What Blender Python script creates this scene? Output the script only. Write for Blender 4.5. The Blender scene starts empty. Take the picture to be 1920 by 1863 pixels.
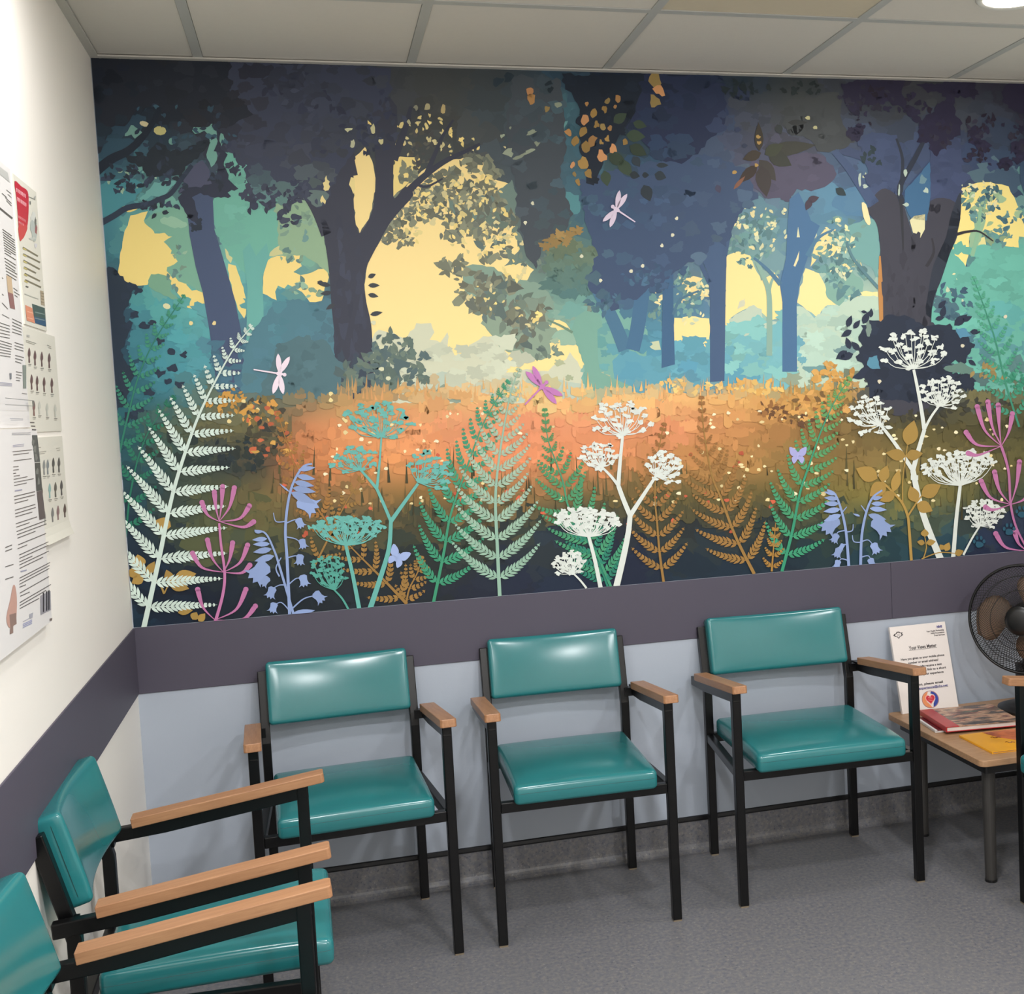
import bpy, bmesh, math, random
import numpy as np
from mathutils import Matrix, Vector
from mathutils.geometry import tessellate_polygon, delaunay_2d_cdt

# ------------------------------------------------------------------ scene / camera / light
scene = bpy.context.scene
COL = scene.collection
ROOM_X, ROOM_Y, ROOM_H = 3.1, -5.4, 2.521
CAM_F, CAM_PX, CAM_PY = 2242.4, 1190.1, 906.48          # focal length and principal point, in pixels of 1920x1863
CAM_C = np.array((0.53338, -3.69393, 1.47737))
CAM_R = (1.504515, -0.0463233, -0.2613888)              # pitch, roll, yaw

def rot3():
    p, r, y = CAM_R
    cp, sp, cr, sr, cy, sy = math.cos(p), math.sin(p), math.cos(r), math.sin(r), math.cos(y), math.sin(y)
    return (np.array([[cy, -sy, 0], [sy, cy, 0], [0, 0, 1]]) @ np.array([[1, 0, 0], [0, cp, -sp], [0, sp, cp]])
            @ np.array([[cr, -sr, 0], [sr, cr, 0], [0, 0, 1]]))
R3 = rot3()
cam_data = bpy.data.cameras.new('camera')
cam = bpy.data.objects.new('camera', cam_data)
COL.objects.link(cam)
cam.matrix_world = Matrix.Translation(Vector(CAM_C)) @ Matrix(R3.tolist()).to_4x4()
cam_data.sensor_fit = 'HORIZONTAL'
cam_data.sensor_width = 36
cam_data.lens = CAM_F / 1920 * 36
cam_data.shift_x = (960 - CAM_PX) / 1920
cam_data.shift_y = (CAM_PY - 931.5) / 1920
cam_data.clip_start = 0.05
scene.camera = cam

scene.view_settings.view_transform = 'Standard'
scene.view_settings.look = 'None'
scene.view_settings.gamma = 1
scene.view_settings.use_curve_mapping = False
scene.view_settings.exposure = -0.07

world = bpy.data.worlds.new('world')
scene.world = world
world.use_nodes = True
world.node_tree.nodes['Background'].inputs[0].default_value = (0.8, 0.9, 1, 1)
world.node_tree.nodes['Background'].inputs[1].default_value = 0.1

LAMPS = [(2.43, -0.80, 8.5), (1.20, -1.90, 22), (0.60, -2.95, 37), (2.4, -2.95, 30), (1.5, -4.4, 52), (0.34, -1.20, 5.0)]   # recessed ceiling lamps: x, y, watts

def lin(c):
    return tuple(((v / 255) / 12.92 if v / 255 <= 0.04045 else ((v / 255 + 0.055) / 1.055) ** 2.4) for v in c)

# ------------------------------------------------------------------ helpers
def tag(o, label=None, cat=None, group=None, kind=None):
    if label: o['label'] = label
    if cat: o['category'] = cat
    if group: o['group'] = group
    if kind: o['kind'] = kind
    return o

def empty(name, loc=(0, 0, 0), rz=0.0):
    o = bpy.data.objects.new(name, None)
    o.empty_display_size = 0.1
    COL.objects.link(o)
    o.location = loc
    o.rotation_euler = (0, 0, rz)
    return o

def link_mesh(name, me, mat, parent=None, smooth=False):
    if mat is not None and not me.materials: me.materials.append(mat)
    o = bpy.data.objects.new(name, me)
    COL.objects.link(o)
    if parent is not None: o.parent = parent
    if smooth:
        for p in me.polygons: p.use_smooth = True
    return o

def obj(name, bm, mat, parent=None, smooth=False):
    me = bpy.data.meshes.new(name)
    bm.normal_update()
    bm.to_mesh(me); bm.free()
    return link_mesh(name, me, mat, parent, smooth)

def add_box(bm, lo, hi, M=None):
    vs = []
    for x in (lo[0], hi[0]):
        for y in (lo[1], hi[1]):
            for z in (lo[2], hi[2]):
                v = Vector((x, y, z))
                vs.append(bm.verts.new(M @ v if M else v))
    for f in ((0, 1, 3, 2), (4, 6, 7, 5), (0, 4, 5, 1), (2, 3, 7, 6), (0, 2, 6, 4), (1, 5, 7, 3)):
        bm.faces.new([vs[i] for i in f])
    return vs

def box(lo, hi, bevel=0.0, seg=2):
    bm = bmesh.new()
    add_box(bm, lo, hi)
    if bevel > 0:
        bmesh.ops.bevel(bm, geom=bm.edges[:], offset=bevel, segments=seg, affect='EDGES', profile=0.5)
    bmesh.ops.recalc_face_normals(bm, faces=bm.faces[:])
    return bm

def prism(pts, z0, z1, bevel=0.0):
    """vertical prism over a 2D outline"""
    bm = bmesh.new()
    a = [bm.verts.new((p[0], p[1], z0)) for p in pts]
    b = [bm.verts.new((p[0], p[1], z1)) for p in pts]
    n = len(pts)
    bm.faces.new(a[::-1]); bm.faces.new(b)
    for i in range(n): bm.faces.new((a[i], a[(i + 1) % n], b[(i + 1) % n], b[i]))
    bmesh.ops.recalc_face_normals(bm, faces=bm.faces[:])
    if bevel > 0:
        bmesh.ops.bevel(bm, geom=bm.edges[:], offset=bevel, segments=2, affect='EDGES', profile=0.5)
    return bm

def sweep(pts, w, h, side, bm=None, bevel=0.0025):
    """rectangular bar along a polyline that lies in the plane normal to `side`; w along side, h across"""
    bm = bm or bmesh.new()
    pts = [Vector(p) for p in pts]; side = Vector(side).normalized()
    rings = []
    for i, p in enumerate(pts):
        t0 = (pts[i] - pts[i - 1]).normalized() if i > 0 else (pts[1] - pts[0]).normalized()
        t1 = (pts[i + 1] - pts[i]).normalized() if i < len(pts) - 1 else t0
        t = (t0 + t1).normalized()
        n = side.cross(t).normalized()
        k = 1.0 / max(0.3, t.dot(t1))
        ring = []
        for a, b in ((-1, -1), (1, -1), (1, 1), (-1, 1)):
            ring.append(bm.verts.new(p + side * (a * w / 2) + n * (b * h / 2 * k)))
        rings.append(ring)
    for r0, r1 in zip(rings, rings[1:]):
        for i in range(4): bm.faces.new((r0[i], r0[(i + 1) % 4], r1[(i + 1) % 4], r1[i]))
    bm.faces.new(rings[0][::-1]); bm.faces.new(rings[-1])
    bmesh.ops.recalc_face_normals(bm, faces=bm.faces[:])
    if bevel > 0:
        bmesh.ops.bevel(bm, geom=[e for e in bm.edges if e.calc_face_angle(0) > 0.6], offset=bevel, segments=2, affect='EDGES', profile=0.5)
    return bm

def add_tube(bm, pts, r, n=8, closed=False):
    pts = [Vector(p) for p in pts]; N = len(pts); rings = []
    up = Vector((0, 0, 1))
    for i, p in enumerate(pts):
        a = pts[(i - 1) % N] if (closed or i > 0) else p
        b = pts[(i + 1) % N] if (closed or i < N - 1) else p
        t = (b - a).normalized()
        u = up if abs(t.dot(up)) < 0.95 else Vector((1, 0, 0))
        s = t.cross(u).normalized(); v = s.cross(t)
        rr = r[i] if isinstance(r, (list, tuple)) else r
        rings.append([bm.verts.new(p + s * math.cos(2 * math.pi * k / n) * rr + v * math.sin(2 * math.pi * k / n) * rr) for k in range(n)])
    pairs = list(zip(rings, rings[1:])) + ([(rings[-1], rings[0])] if closed else [])
    for r0, r1 in pairs:
        for k in range(n): bm.faces.new((r0[k], r0[(k + 1) % n], r1[(k + 1) % n], r1[k]))
    if not closed:
        bm.faces.new(rings[0][::-1]); bm.faces.new(rings[-1])
    return bm

def lathe(prof, n=48, bm=None):
    """revolve (r,z) profile about z"""
    bm = bm or bmesh.new(); rings = []
    for r, z in prof:
        if r < 1e-6: rings.append([bm.verts.new((0, 0, z))])
        else: rings.append([bm.verts.new((r * math.cos(2 * math.pi * k / n), r * math.sin(2 * math.pi * k / n), z)) for k in range(n)])
    for a, b in zip(rings, rings[1:]):
        for k in range(n):
            k2 = (k + 1) % n
            if len(a) == 1 and len(b) == 1: continue
            if len(a) == 1: bm.faces.new((a[0], b[k2], b[k]))
            elif len(b) == 1: bm.faces.new((a[k], a[k2], b[0]))
            else: bm.faces.new((a[k], a[k2], b[k2], b[k]))
    bmesh.ops.recalc_face_normals(bm, faces=bm.faces[:])
    return bm

# ------------------------------------------------------------------ materials
def nodes_of(name):
    m = bpy.data.materials.new(name); m.use_nodes = True
    nt = m.node_tree
    return m, nt, nt.nodes['Principled BSDF']

def plain(name, rgb, rough=0.5, spec=0.5, metal=0.0, noise=0.0, nscale=8.0, bump=0.0, bscale=200.0, stretch=None):
    m, nt, b = nodes_of(name)
    c = lin(rgb)
    b.inputs['Roughness'].default_value = rough
    b.inputs['Specular IOR Level'].default_value = spec
    b.inputs['Metallic'].default_value = metal
    tc = nt.nodes.new('ShaderNodeTexCoord')
    mp = nt.nodes.new('ShaderNodeMapping'); nt.links.new(tc.outputs['Object'], mp.inputs[0])
    if stretch: mp.inputs['Scale'].default_value = stretch
    n = nt.nodes.new('ShaderNodeTexNoise'); n.inputs['Scale'].default_value = nscale; n.inputs['Detail'].default_value = 5
    nt.links.new(mp.outputs[0], n.inputs['Vector'])
    mix = nt.nodes.new('ShaderNodeMix'); mix.data_type = 'RGBA'
    mix.inputs['A'].default_value = tuple(v * (1 - noise) for v in c) + (1,)
    mix.inputs['B'].default_value = tuple(min(1, v * (1 + noise)) for v in c) + (1,)
    nt.links.new(n.outputs['Fac'], mix.inputs['Factor'])
    nt.links.new(mix.outputs['Result'], b.inputs['Base Color'])
    if bump > 0:
        n2 = nt.nodes.new('ShaderNodeTexNoise'); n2.inputs['Scale'].default_value = bscale; n2.inputs['Detail'].default_value = 3
        nt.links.new(mp.outputs[0], n2.inputs['Vector'])
        bp = nt.nodes.new('ShaderNodeBump'); bp.inputs['Strength'].default_value = bump; bp.inputs['Distance'].default_value = 0.002
        nt.links.new(n2.outputs['Fac'], bp.inputs['Height']); nt.links.new(bp.outputs[0], b.inputs['Normal'])
    return m

def wood_mat(name, a, b_, scale=(2.0, 40.0, 40.0), rough=0.4):
    m, nt, b = nodes_of(name)
    tc = nt.nodes.new('ShaderNodeTexCoord'); mp = nt.nodes.new('ShaderNodeMapping')
    nt.links.new(tc.outputs['Object'], mp.inputs[0]); mp.inputs['Scale'].default_value = scale
    n = nt.nodes.new('ShaderNodeTexNoise'); n.inputs['Scale'].default_value = 3; n.inputs['Detail'].default_value = 7; n.inputs['Roughness'].default_value = 0.65
    n.inputs['Distortion'].default_value = 0.4
    nt.links.new(mp.outputs[0], n.inputs['Vector'])
    cr = nt.nodes.new('ShaderNodeValToRGB')
    cr.color_ramp.elements[0].position = 0.32; cr.color_ramp.elements[0].color = lin(a) + (1,)
    cr.color_ramp.elements[1].position = 0.68; cr.color_ramp.elements[1].color = lin(b_) + (1,)
    nt.links.new(n.outputs['Fac'], cr.inputs[0]); nt.links.new(cr.outputs[0], b.inputs['Base Color'])
    b.inputs['Roughness'].default_value = rough
    return m

def floor_mat():
    m, nt, b = nodes_of('speckled_vinyl')
    tc = nt.nodes.new('ShaderNodeTexCoord')
    def noise(s, d=2):
        n = nt.nodes.new('ShaderNodeTexNoise'); n.inputs['Scale'].default_value = s; n.inputs['Detail'].default_value = d
        nt.links.new(tc.outputs['Object'], n.inputs['Vector']); return n
    def ramp(src, stops):
        r = nt.nodes.new('ShaderNodeValToRGB'); r.color_ramp.interpolation = 'LINEAR'
        while len(r.color_ramp.elements) < len(stops): r.color_ramp.elements.new(0.5)
        for e, (p, c) in zip(r.color_ramp.elements, stops): e.position = p; e.color = lin(c) + (1,)
        nt.links.new(src, r.inputs[0]); return r
    base = ramp(noise(85, 3).outputs['Fac'], [(0.3, (78, 85, 103)), (0.5, (106, 108, 114)), (0.7, (132, 129, 124))])
    sp = noise(150, 1)
    dark = ramp(sp.outputs['Fac'], [(0.26, (44, 45, 54)), (0.36, (112, 109, 109)), (0.66, (112, 109, 109)), (0.76, (160, 156, 152))])
    mix = nt.nodes.new('ShaderNodeMix'); mix.data_type = 'RGBA'; mix.inputs['Factor'].default_value = 0.5
    nt.links.new(base.outputs[0], mix.inputs['A']); nt.links.new(dark.outputs[0], mix.inputs['B'])
    nt.links.new(mix.outputs['Result'], b.inputs['Base Color'])
    b.inputs['Roughness'].default_value = 0.42
    bp = nt.nodes.new('ShaderNodeBump'); bp.inputs['Strength'].default_value = 0.15; bp.inputs['Distance'].default_value = 0.001
    nt.links.new(sp.outputs['Fac'], bp.inputs['Height']); nt.links.new(bp.outputs[0], b.inputs['Normal'])
    return m

def print_mat(name='mural_print', rough=0.5, spec=0.3):
    m, nt, b = nodes_of(name)
    a = nt.nodes.new('ShaderNodeAttribute'); a.attribute_name = 'Col'
    nt.links.new(a.outputs['Color'], b.inputs['Base Color'])
    b.inputs['Roughness'].default_value = rough
    b.inputs['Specular IOR Level'].default_value = spec
    return m

def emit_mat(name, rgb, strength):
    m, nt, b = nodes_of(name)
    b.inputs['Base Color'].default_value = lin(rgb) + (1,)
    b.inputs['Emission Color'].default_value = lin(rgb) + (1,)
    b.inputs['Emission Strength'].default_value = strength
    return m

MAT = dict(
    wall_back=plain('blue_grey_paint', (170, 178, 190), 0.45, 0.4, noise=0.015, nscale=3, bump=0.06, bscale=160),
    wall_left=plain('cream_paint', (243, 238, 230), 0.5, 0.4, noise=0.015, nscale=3, bump=0.06, bscale=160),
    white=plain('white_paint', (228, 226, 220), 0.6, noise=0.01),
    tile=plain('ceiling_tile_face', (215, 210, 202), 0.9, 0.2, noise=0.02, nscale=60, bump=0.15, bscale=400),
    tile_tan=plain('ceiling_tile_tan', (206, 195, 174), 0.9, 0.2, noise=0.02, nscale=60, bump=0.15, bscale=400),
    grid=plain('ceiling_grid_metal', (184, 185, 182), 0.5, 0.3, noise=0.01),
    angle=plain('ceiling_angle_trim', (200, 197, 190), 0.5, 0.3, noise=0.01),
    dado=plain('purple_grey_wall_guard', (81, 77, 90), 0.5, 0.3, noise=0.03, nscale=6, bump=0.05, bscale=300),
    cap=plain('black_cap_strip', (14, 14, 16), 0.35, 0.5, noise=0.1),
    floor=floor_mat(),
    frame=plain('black_steel', (5, 5, 6), 0.32, 0.35, noise=0.1),
    vinyl=plain('teal_vinyl', (37, 113, 116), 0.2, 0.6, noise=0.05, nscale=9, bump=0.05, bscale=12),
    seam=plain('dark_teal_seam', (14, 62, 62), 0.5, noise=0.05),
    beech=wood_mat('beech_arm', (148, 104, 72), (172, 127, 91), scale=(40, 2.5, 40)),
    oak=wood_mat('oak_table_top', (150, 115, 84), (178, 141, 107), scale=(3, 45, 45)),
    grey_leg=plain('dark_grey_table_metal', (56, 54, 52), 0.45, noise=0.05),
    plastic=plain('black_fan_plastic', (16, 16, 17), 0.35, 0.5, noise=0.1),
    blade=plain('brown_fan_blade', (158, 130, 108), 0.4, 0.5, noise=0.1),
    paper=plain('white_paper', (216, 213, 211), 0.6, noise=0.01),
    board=plain('white_foam_board', (226, 218, 213), 0.55, noise=0.01),
    cream=plain('cream_paper', (212, 209, 197), 0.6, noise=0.02),
    page=plain('page_edges', (214, 204, 196), 0.7, noise=0.05, nscale=80),
    glide=plain('beige_glide', (120, 108, 90), 0.5),
    red_cover=plain('red_book_cloth', (168, 40, 44), 0.3, noise=0.15, nscale=20),
    maroon=plain('maroon_cover', (92, 18, 26), 0.3, noise=0.1),
    yellow=plain('yellow_magazine_cover', (226, 160, 34), 0.3, noise=0.08, nscale=15),
    ink=plain('black_ink', (52, 46, 48), 0.6, noise=0.02),
    ink_blue=plain('blue_ink', (70, 66, 130), 0.6, noise=0.02),
    lamp=emit_mat('lamp_diffuser', (255, 244, 226), 14.0),
    mural=print_mat('mural_print', 0.5, 0.25),
    print=print_mat('poster_print', 0.4, 0.3),
)

# ------------------------------------------------------------------ the room
def struct(name, bm, mat, parent=None, smooth=False):
    o = obj(name, bm, mat, parent, smooth)
    if parent is None: o['kind'] = 'structure'
    return o

T = 0.12
DADO_LO, DADO_HI, COVE = 0.705, 0.899, 0.1
floor = struct('floor', box((-T, ROOM_Y - T, -T), (ROOM_X + T, T, 0)), MAT['floor'])
wall_back = struct('wall_back', box((-T, 0, 0), (ROOM_X + T, T, ROOM_H + 0.25)), MAT['wall_back'])
wall_left = struct('wall_left', box((-T, ROOM_Y, 0), (0, 0, ROOM_H + 0.25)), MAT['wall_left'])
wall_right = struct('wall_right', box((ROOM_X, ROOM_Y, 0), (ROOM_X + T, 0, ROOM_H + 0.25)), MAT['wall_left'])
wall_rear = struct('wall_rear', box((-T, ROOM_Y - T, 0), (ROOM_X + T, ROOM_Y, ROOM_H + 0.25)), MAT['wall_left'])

# suspended ceiling: deck, grid bars and 600 mm lay-in tiles
ceiling = struct('ceiling', box((-T, ROOM_Y - T, ROOM_H + 0.16), (ROOM_X + T, T, ROOM_H + 0.25)), MAT['white'])
GX0, GS, BAR = 0.287, 0.6, 0.026
xs = [0.0] + [GX0 + GS * k for k in range(5)] + [ROOM_X]
ys = [0.0] + [-0.56 - GS * k for k in range(8)] + [ROOM_Y]
for x in xs[1:-1]:
    obj('grid_bar', box((x - BAR / 2, ROOM_Y, ROOM_H - 0.001), (x + BAR / 2, 0, ROOM_H + 0.03)), MAT['grid'], ceiling)
for y in ys[1:-1]:
    for a, b in zip(xs, xs[1:]):
        obj('grid_bar', box((a + (BAR / 2 if a > 0 else 0), y - BAR / 2, ROOM_H - 0.001), (b - (BAR / 2 if b < ROOM_X else 0), y + BAR / 2, ROOM_H + 0.03)), MAT['grid'], ceiling)
for i, (a, b) in enumerate(zip(xs, xs[1:])):
    for j, (c, d) in enumerate(zip(ys, ys[1:])):
        a2 = a + (BAR / 2 + .001 if a > 0 else 0.001); b2 = b - (BAR / 2 + .001 if b < ROOM_X else 0.001)
        c2 = c - (BAR / 2 + .001 if c < 0 else 0.001); d2 = d + (BAR / 2 + .001 if d > ROOM_Y else 0.001)
        t = obj('ceiling_tile', box((a2, d2, ROOM_H + 0.0015), (b2, c2, ROOM_H + 0.018)), MAT['tile_tan' if (i, j) == (3, 1) else 'tile'], ceiling)

# angle trim where ceiling meets walls
trim_1 = struct('trim_1', box((0.0, -0.022, ROOM_H - 0.006), (ROOM_X, 0.0, ROOM_H - 0.0012)), MAT['angle'])
trim_2 = struct('trim_2', box((0.0, ROOM_Y, ROOM_H - 0.006), (0.022, -0.022, ROOM_H - 0.0012)), MAT['angle'])
# wall guard band
trim_3 = struct('trim_3', box((0.003, -0.004, DADO_LO), (2.4095, 0.0, DADO_HI), 0.001, 1), MAT['dado'])
trim_6 = struct('trim_6', box((2.4105, -0.004, DADO_LO), (ROOM_X, 0.0, DADO_HI), 0.001, 1), MAT['dado'])
trim_4 = struct('trim_4', box((0.0, ROOM_Y, DADO_LO), (0.004, -0.004, DADO_HI), 0.001, 1), MAT['dado'])
trim_5 = struct('trim_5', box((ROOM_X - 0.004, ROOM_Y, DADO_LO), (ROOM_X, -0.004, DADO_HI), 0.001, 1), MAT['dado'])

def cove(name, p0, p1, inward):
    """floor vinyl coved up the wall with a black cap strip; p0->p1 along the wall foot"""
    p0, p1, n = Vector(p0), Vector(p1), Vector(inward)
    r = 0.03
    prof = [(r + 0.003, 0.0005)] + [(0.003 + r - r * math.sin(a), r - r * math.cos(a) + 0.0005) for a in [math.pi / 2 * k / 6 for k in range(1, 7)]] + [(0.003, COVE), (0, COVE), (0, 0.0005)]
    bm = bmesh.new(); rings = []
    for p in (p0, p1): rings.append([bm.verts.new(p + n * a + Vector((0, 0, z))) for a, z in prof])
    N = len(prof)
    for i in range(N): bm.faces.new((rings[0][i], rings[0][(i + 1) % N], rings[1][(i + 1) % N], rings[1][i]))
    bm.faces.new(rings[0]); bm.faces.new(rings[1][::-1])
    bmesh.ops.recalc_face_normals(bm, faces=bm.faces[:])
    o = struct(name, bm, MAT['floor'])
    bm = bmesh.new(); rings = []
    prof = [(0, COVE), (0.006, COVE), (0.007, COVE + 0.004), (0.006, COVE + 0.014), (0.0, COVE + 0.016)]
    for p in (p0, p1): rings.append([bm.verts.new(p + n * a + Vector((0, 0, z))) for a, z in prof])
    N = len(prof)
    for i in range(N): bm.faces.new((rings[0][i], rings[0][(i + 1) % N], rings[1][(i + 1) % N], rings[1][i]))
    bm.faces.new(rings[0]); bm.faces.new(rings[1][::-1])
    bmesh.ops.recalc_face_normals(bm, faces=bm.faces[:])
    obj('cap_strip', bm, MAT['cap'], o)
    return o
cove('baseboard_back', (0, 0, 0), (ROOM_X, 0, 0), (0, -1, 0))
cove('baseboard_left', (0, ROOM_Y, 0), (0, 0, 0), (1, 0, 0))
cove('baseboard_right', (ROOM_X, 0, 0), (ROOM_X, ROOM_Y, 0), (-1, 0, 0))

# recessed lamps
lamp_labels = ['glowing round recessed ceiling lamp above the low table', 'round recessed ceiling lamp over the middle of the floor', 'round recessed ceiling lamp further back near the left wall',
               'round recessed ceiling lamp further back near the right wall', 'round recessed ceiling lamp nearest the rear wall', 'round recessed ceiling lamp close to the left wall over the chairs']
for (lx, ly, pw), lab in zip(LAMPS, lamp_labels):
    e = empty('ceiling_lamp', (lx, ly, ROOM_H))
    tag(e, lab, 'ceiling lamp', 'round recessed ceiling lamps')
    obj('bezel', lathe([(0.088, -0.002), (0.1, -0.006), (0.108, 0.002), (0.088, 0.003), (0.088, -0.002)]), MAT['white'], e, True)
    obj('diffuser', lathe([(0.0, -0.004), (0.06, -0.004), (0.088, -0.001), (0.088, 0.002), (0.0, 0.002)]), MAT['lamp'], e)
    ld = bpy.data.lights.new('lamp_light', 'AREA'); ld.shape = 'DISK'; ld.size = 0.17; ld.energy = pw
    ld.color = (0.975, 0.985, 1.0); ld.spread = math.radians(180)
    lo = bpy.data.objects.new('lamp_light', ld); COL.objects.link(lo); lo.parent = e; lo.location = (0, 0, -0.02)

# ------------------------------------------------------------------ chairs
CH = dict(D=0.415, inset=0.034, arm_len=0.42, over=0.048, tip=0.663, rear=0.613, tube=0.026)

def cushion(hx, hy, hz, r, puff=0.0, sag=0.0, front_drop=0.0, n=16):
    """soft rounded slab centred at origin"""
    def axis(h):
        e = max(0.0, h - r); a = [-h, -h + r * .35, -e] if True else []
        k = max(4, n)
        mid = [-e + 2 * e * i / k for i in range(1, k)]
        return [-h, -h + r * .3, -h + r * .65, -e] + mid + [e, h - r * .65, h - r * .3, h]
    ax, ay = axis(hx), axis(hy)
    rz = min(r, hz)
    az = [-hz, -hz + rz * .35, -hz + rz * .7, 0, hz - rz * .7, hz - rz * .35, hz]
    bm = bmesh.new(); cache = {}
    def put(x, y, z):
        k = (round(x, 6), round(y, 6), round(z, 6))
        if k in cache: return cache[k]
        ix = max(-(hx - r), min(hx - r, x)); iy = max(-(hy - r), min(hy - r, y)); iz = max(-(hz - rz), min(hz - rz, z))
        d = Vector((x - ix, y - iy, (z - iz) * (r / rz)))
        m = max(abs(d.x), abs(d.y), abs(d.z))
        if d.length > 1e-9: d = d.normalized() * r * min(1, m / r)
        p = Vector((ix + d.x, iy + d.y, iz + d.z * rz / r))
        u, v = 1 - (p.x / hx) ** 2, 1 - (p.y / hy) ** 2
        if p.z > 0: p.z += puff * max(0, u) ** .7 * max(0, v) ** .7
        else: p.z -= puff * .25 * max(0, u) * max(0, v)
        p.z += sag * max(0, u)
        if front_drop and p.y < 0: p.z -= front_drop * (p.y / hy) ** 4 * (1 if p.z > 0 else .2)
        cache[k] = bm.verts.new(p); return cache[k]
    def sheet(A, B, f):
        for i in range(len(A) - 1):
            for j in range(len(B) - 1):
                q = [f(A[i], B[j]), f(A[i + 1], B[j]), f(A[i + 1], B[j + 1]), f(A[i], B[j + 1])]
                if len(set(q)) == 4:
                    try: bm.faces.new(q)
                    except ValueError: pass
    for s in (-1, 1):
        sheet(ax, ay, lambda a, b: put(a, b, s * hz))
        sheet(ax, az, lambda a, b: put(a, s * hy, b))
        sheet(ay, az, lambda a, b: put(s * hx, a, b))
    bmesh.ops.recalc_face_normals(bm, faces=bm.faces[:])
    return bm

def make_chair(name, W, label, loc, rz):
    """waiting-room armchair: local front is -y, origin on the floor between the front legs"""
    c = CH; t = c['tube']; root = empty(name, loc, rz)
    tag(root, label, 'chair', 'teal waiting-room armchairs')
    xr = W / 2 - c['inset']; D = c['D']
    for s in (-1, 1):
        x = s * W / 2
        lg = obj('front_leg', sweep([(x, 0, 0.004), (x, 0, c['tip'] - 0.024)], t, t, (1, 0, 0)), MAT['frame'], root)
        obj('foot_cap', box((x - t / 2 + .001, -t / 2 + .001, 0), (x + t / 2 - .001, t / 2 - .001, 0.006)), MAT['glide'], lg)
        x2 = s * xr
        lg = obj('rear_leg', sweep([(x2, D, 0.004), (x2, D, 0.54), (x2, D + 0.008, 0.575), (x2, D + 0.052, 0.742)], t, t, (1, 0, 0)), MAT['frame'], root)
        obj('foot_cap', box((x2 - t / 2 + .001, D - t / 2 + .001, 0), (x2 + t / 2 - .001, D + t / 2 - .001, 0.006)), MAT['glide'], lg)
        xs_ = x
        obj('arm_support', sweep([(xs_, -t / 2 + .001, 0.6215), (xs_, 0.3, 0.584), (xs_, D + 0.03, 0.574)], t - 0.003, 0.029, (1, 0, 0)), MAT['frame'], root)
        # gusset between support and rear post
        obj('arm_bracket', box((min(x2, x) , D - 0.012, 0.56), (max(x2, x), D + 0.012, 0.586)), MAT['frame'], root)
        # wooden arm pad: chamfered plank sloping back
        L, o, w, th = c['arm_len'], c['over'], 0.044, 0.022
        ch = 0.005
        out = [(-w / 2, L), (-w / 2, ch), (-w / 2 + ch, 0), (w / 2 - ch, 0), (w / 2, ch), (w / 2, L)]
        bm = prism(out, -th, 0, 0.0018)
        M = Matrix.Translation((x, -o, c['tip'])) @ Matrix.Rotation(-math.atan2(c['tip'] - c['rear'], L), 4, 'X')
        me = obj('armrest', bm, MAT['beech'], root)
        me.matrix_local = M @ Matrix.Rotation(0, 4, 'Z')
    z1 = 0.403; h = 0.029
    obj('front_rail', box((-W / 2 + t / 2, -t / 2 + .002, z1 - h), (W / 2 - t / 2, t / 2 - .002, z1), 0.002), MAT['frame'], root)
    obj('back_rail', box((-xr + t / 2, D - t / 2 + .002, z1 - h), (xr - t / 2, D + t / 2 - .002, z1), 0.002), MAT['frame'], root)
    for s in (-1, 1):
        obj('side_rail', sweep([(s * (W / 2 - .006), t / 2, z1 - h / 2), (s * xr, D - t / 2, z1 - h / 2)], 0.022, h - .002, (1, 0, 0)), MAT['frame'], root)
    # seat
    hx, hy, hz = W / 2 - 0.047, 0.215, 0.029
    seat = obj('seat', cushion(hx, hy, hz, 0.015, puff=0.011, front_drop=0.005), MAT['vinyl'], root, True)
    seat.location = (0, -0.045 + hy, z1 + hz - 0.002)
    bm = bmesh.new()
    k = hx - .001; m_ = hy - .001; rr = .014
    ring = []
    for cx, cy, a0 in ((k - rr, m_ - rr, 0), (-k + rr, m_ - rr, 90), (-k + rr, -m_ + rr, 180), (k - rr, -m_ + rr, 270)):
        for i in range(5):
            a = math.radians(a0 + 22.5 * i); ring.append((cx + rr * math.cos(a), cy + rr * math.sin(a), .003))
    add_tube(bm, ring, 0.0012, 5, True)
    obj('seam', bm, MAT['seam'], seat)
    # backrest
    bx, bz, bt = xr - t / 2 + .002, 0.092, 0.026
    bm = cushion(bx, bz, bt, 0.012, puff=0.008)
    for v in bm.verts: v.co.z -= 0.022 * (1 - (v.co.x / bx) ** 2)      # gently curved to the sitter's back
    back = obj('backrest', bm, MAT['vinyl'], root, True)
    ang = math.atan2(0.052 - .008, 0.742 - .575)
    back.matrix_local = Matrix.Translation((0, D + 0.012, 0.682)) @ Matrix.Rotation(math.pi / 2 - ang, 4, 'X')
    for s in (-1, 1):
        ring = [(s * (bx - .001), -bz + .02, 0.002), (s * (bx - .0005), 0, .002), (s * (bx - .001), bz - .02, 0.002)]
        obj('seam', add_tube(bmesh.new(), ring, 0.0012, 5), MAT['seam'], back)
    return root

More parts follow.
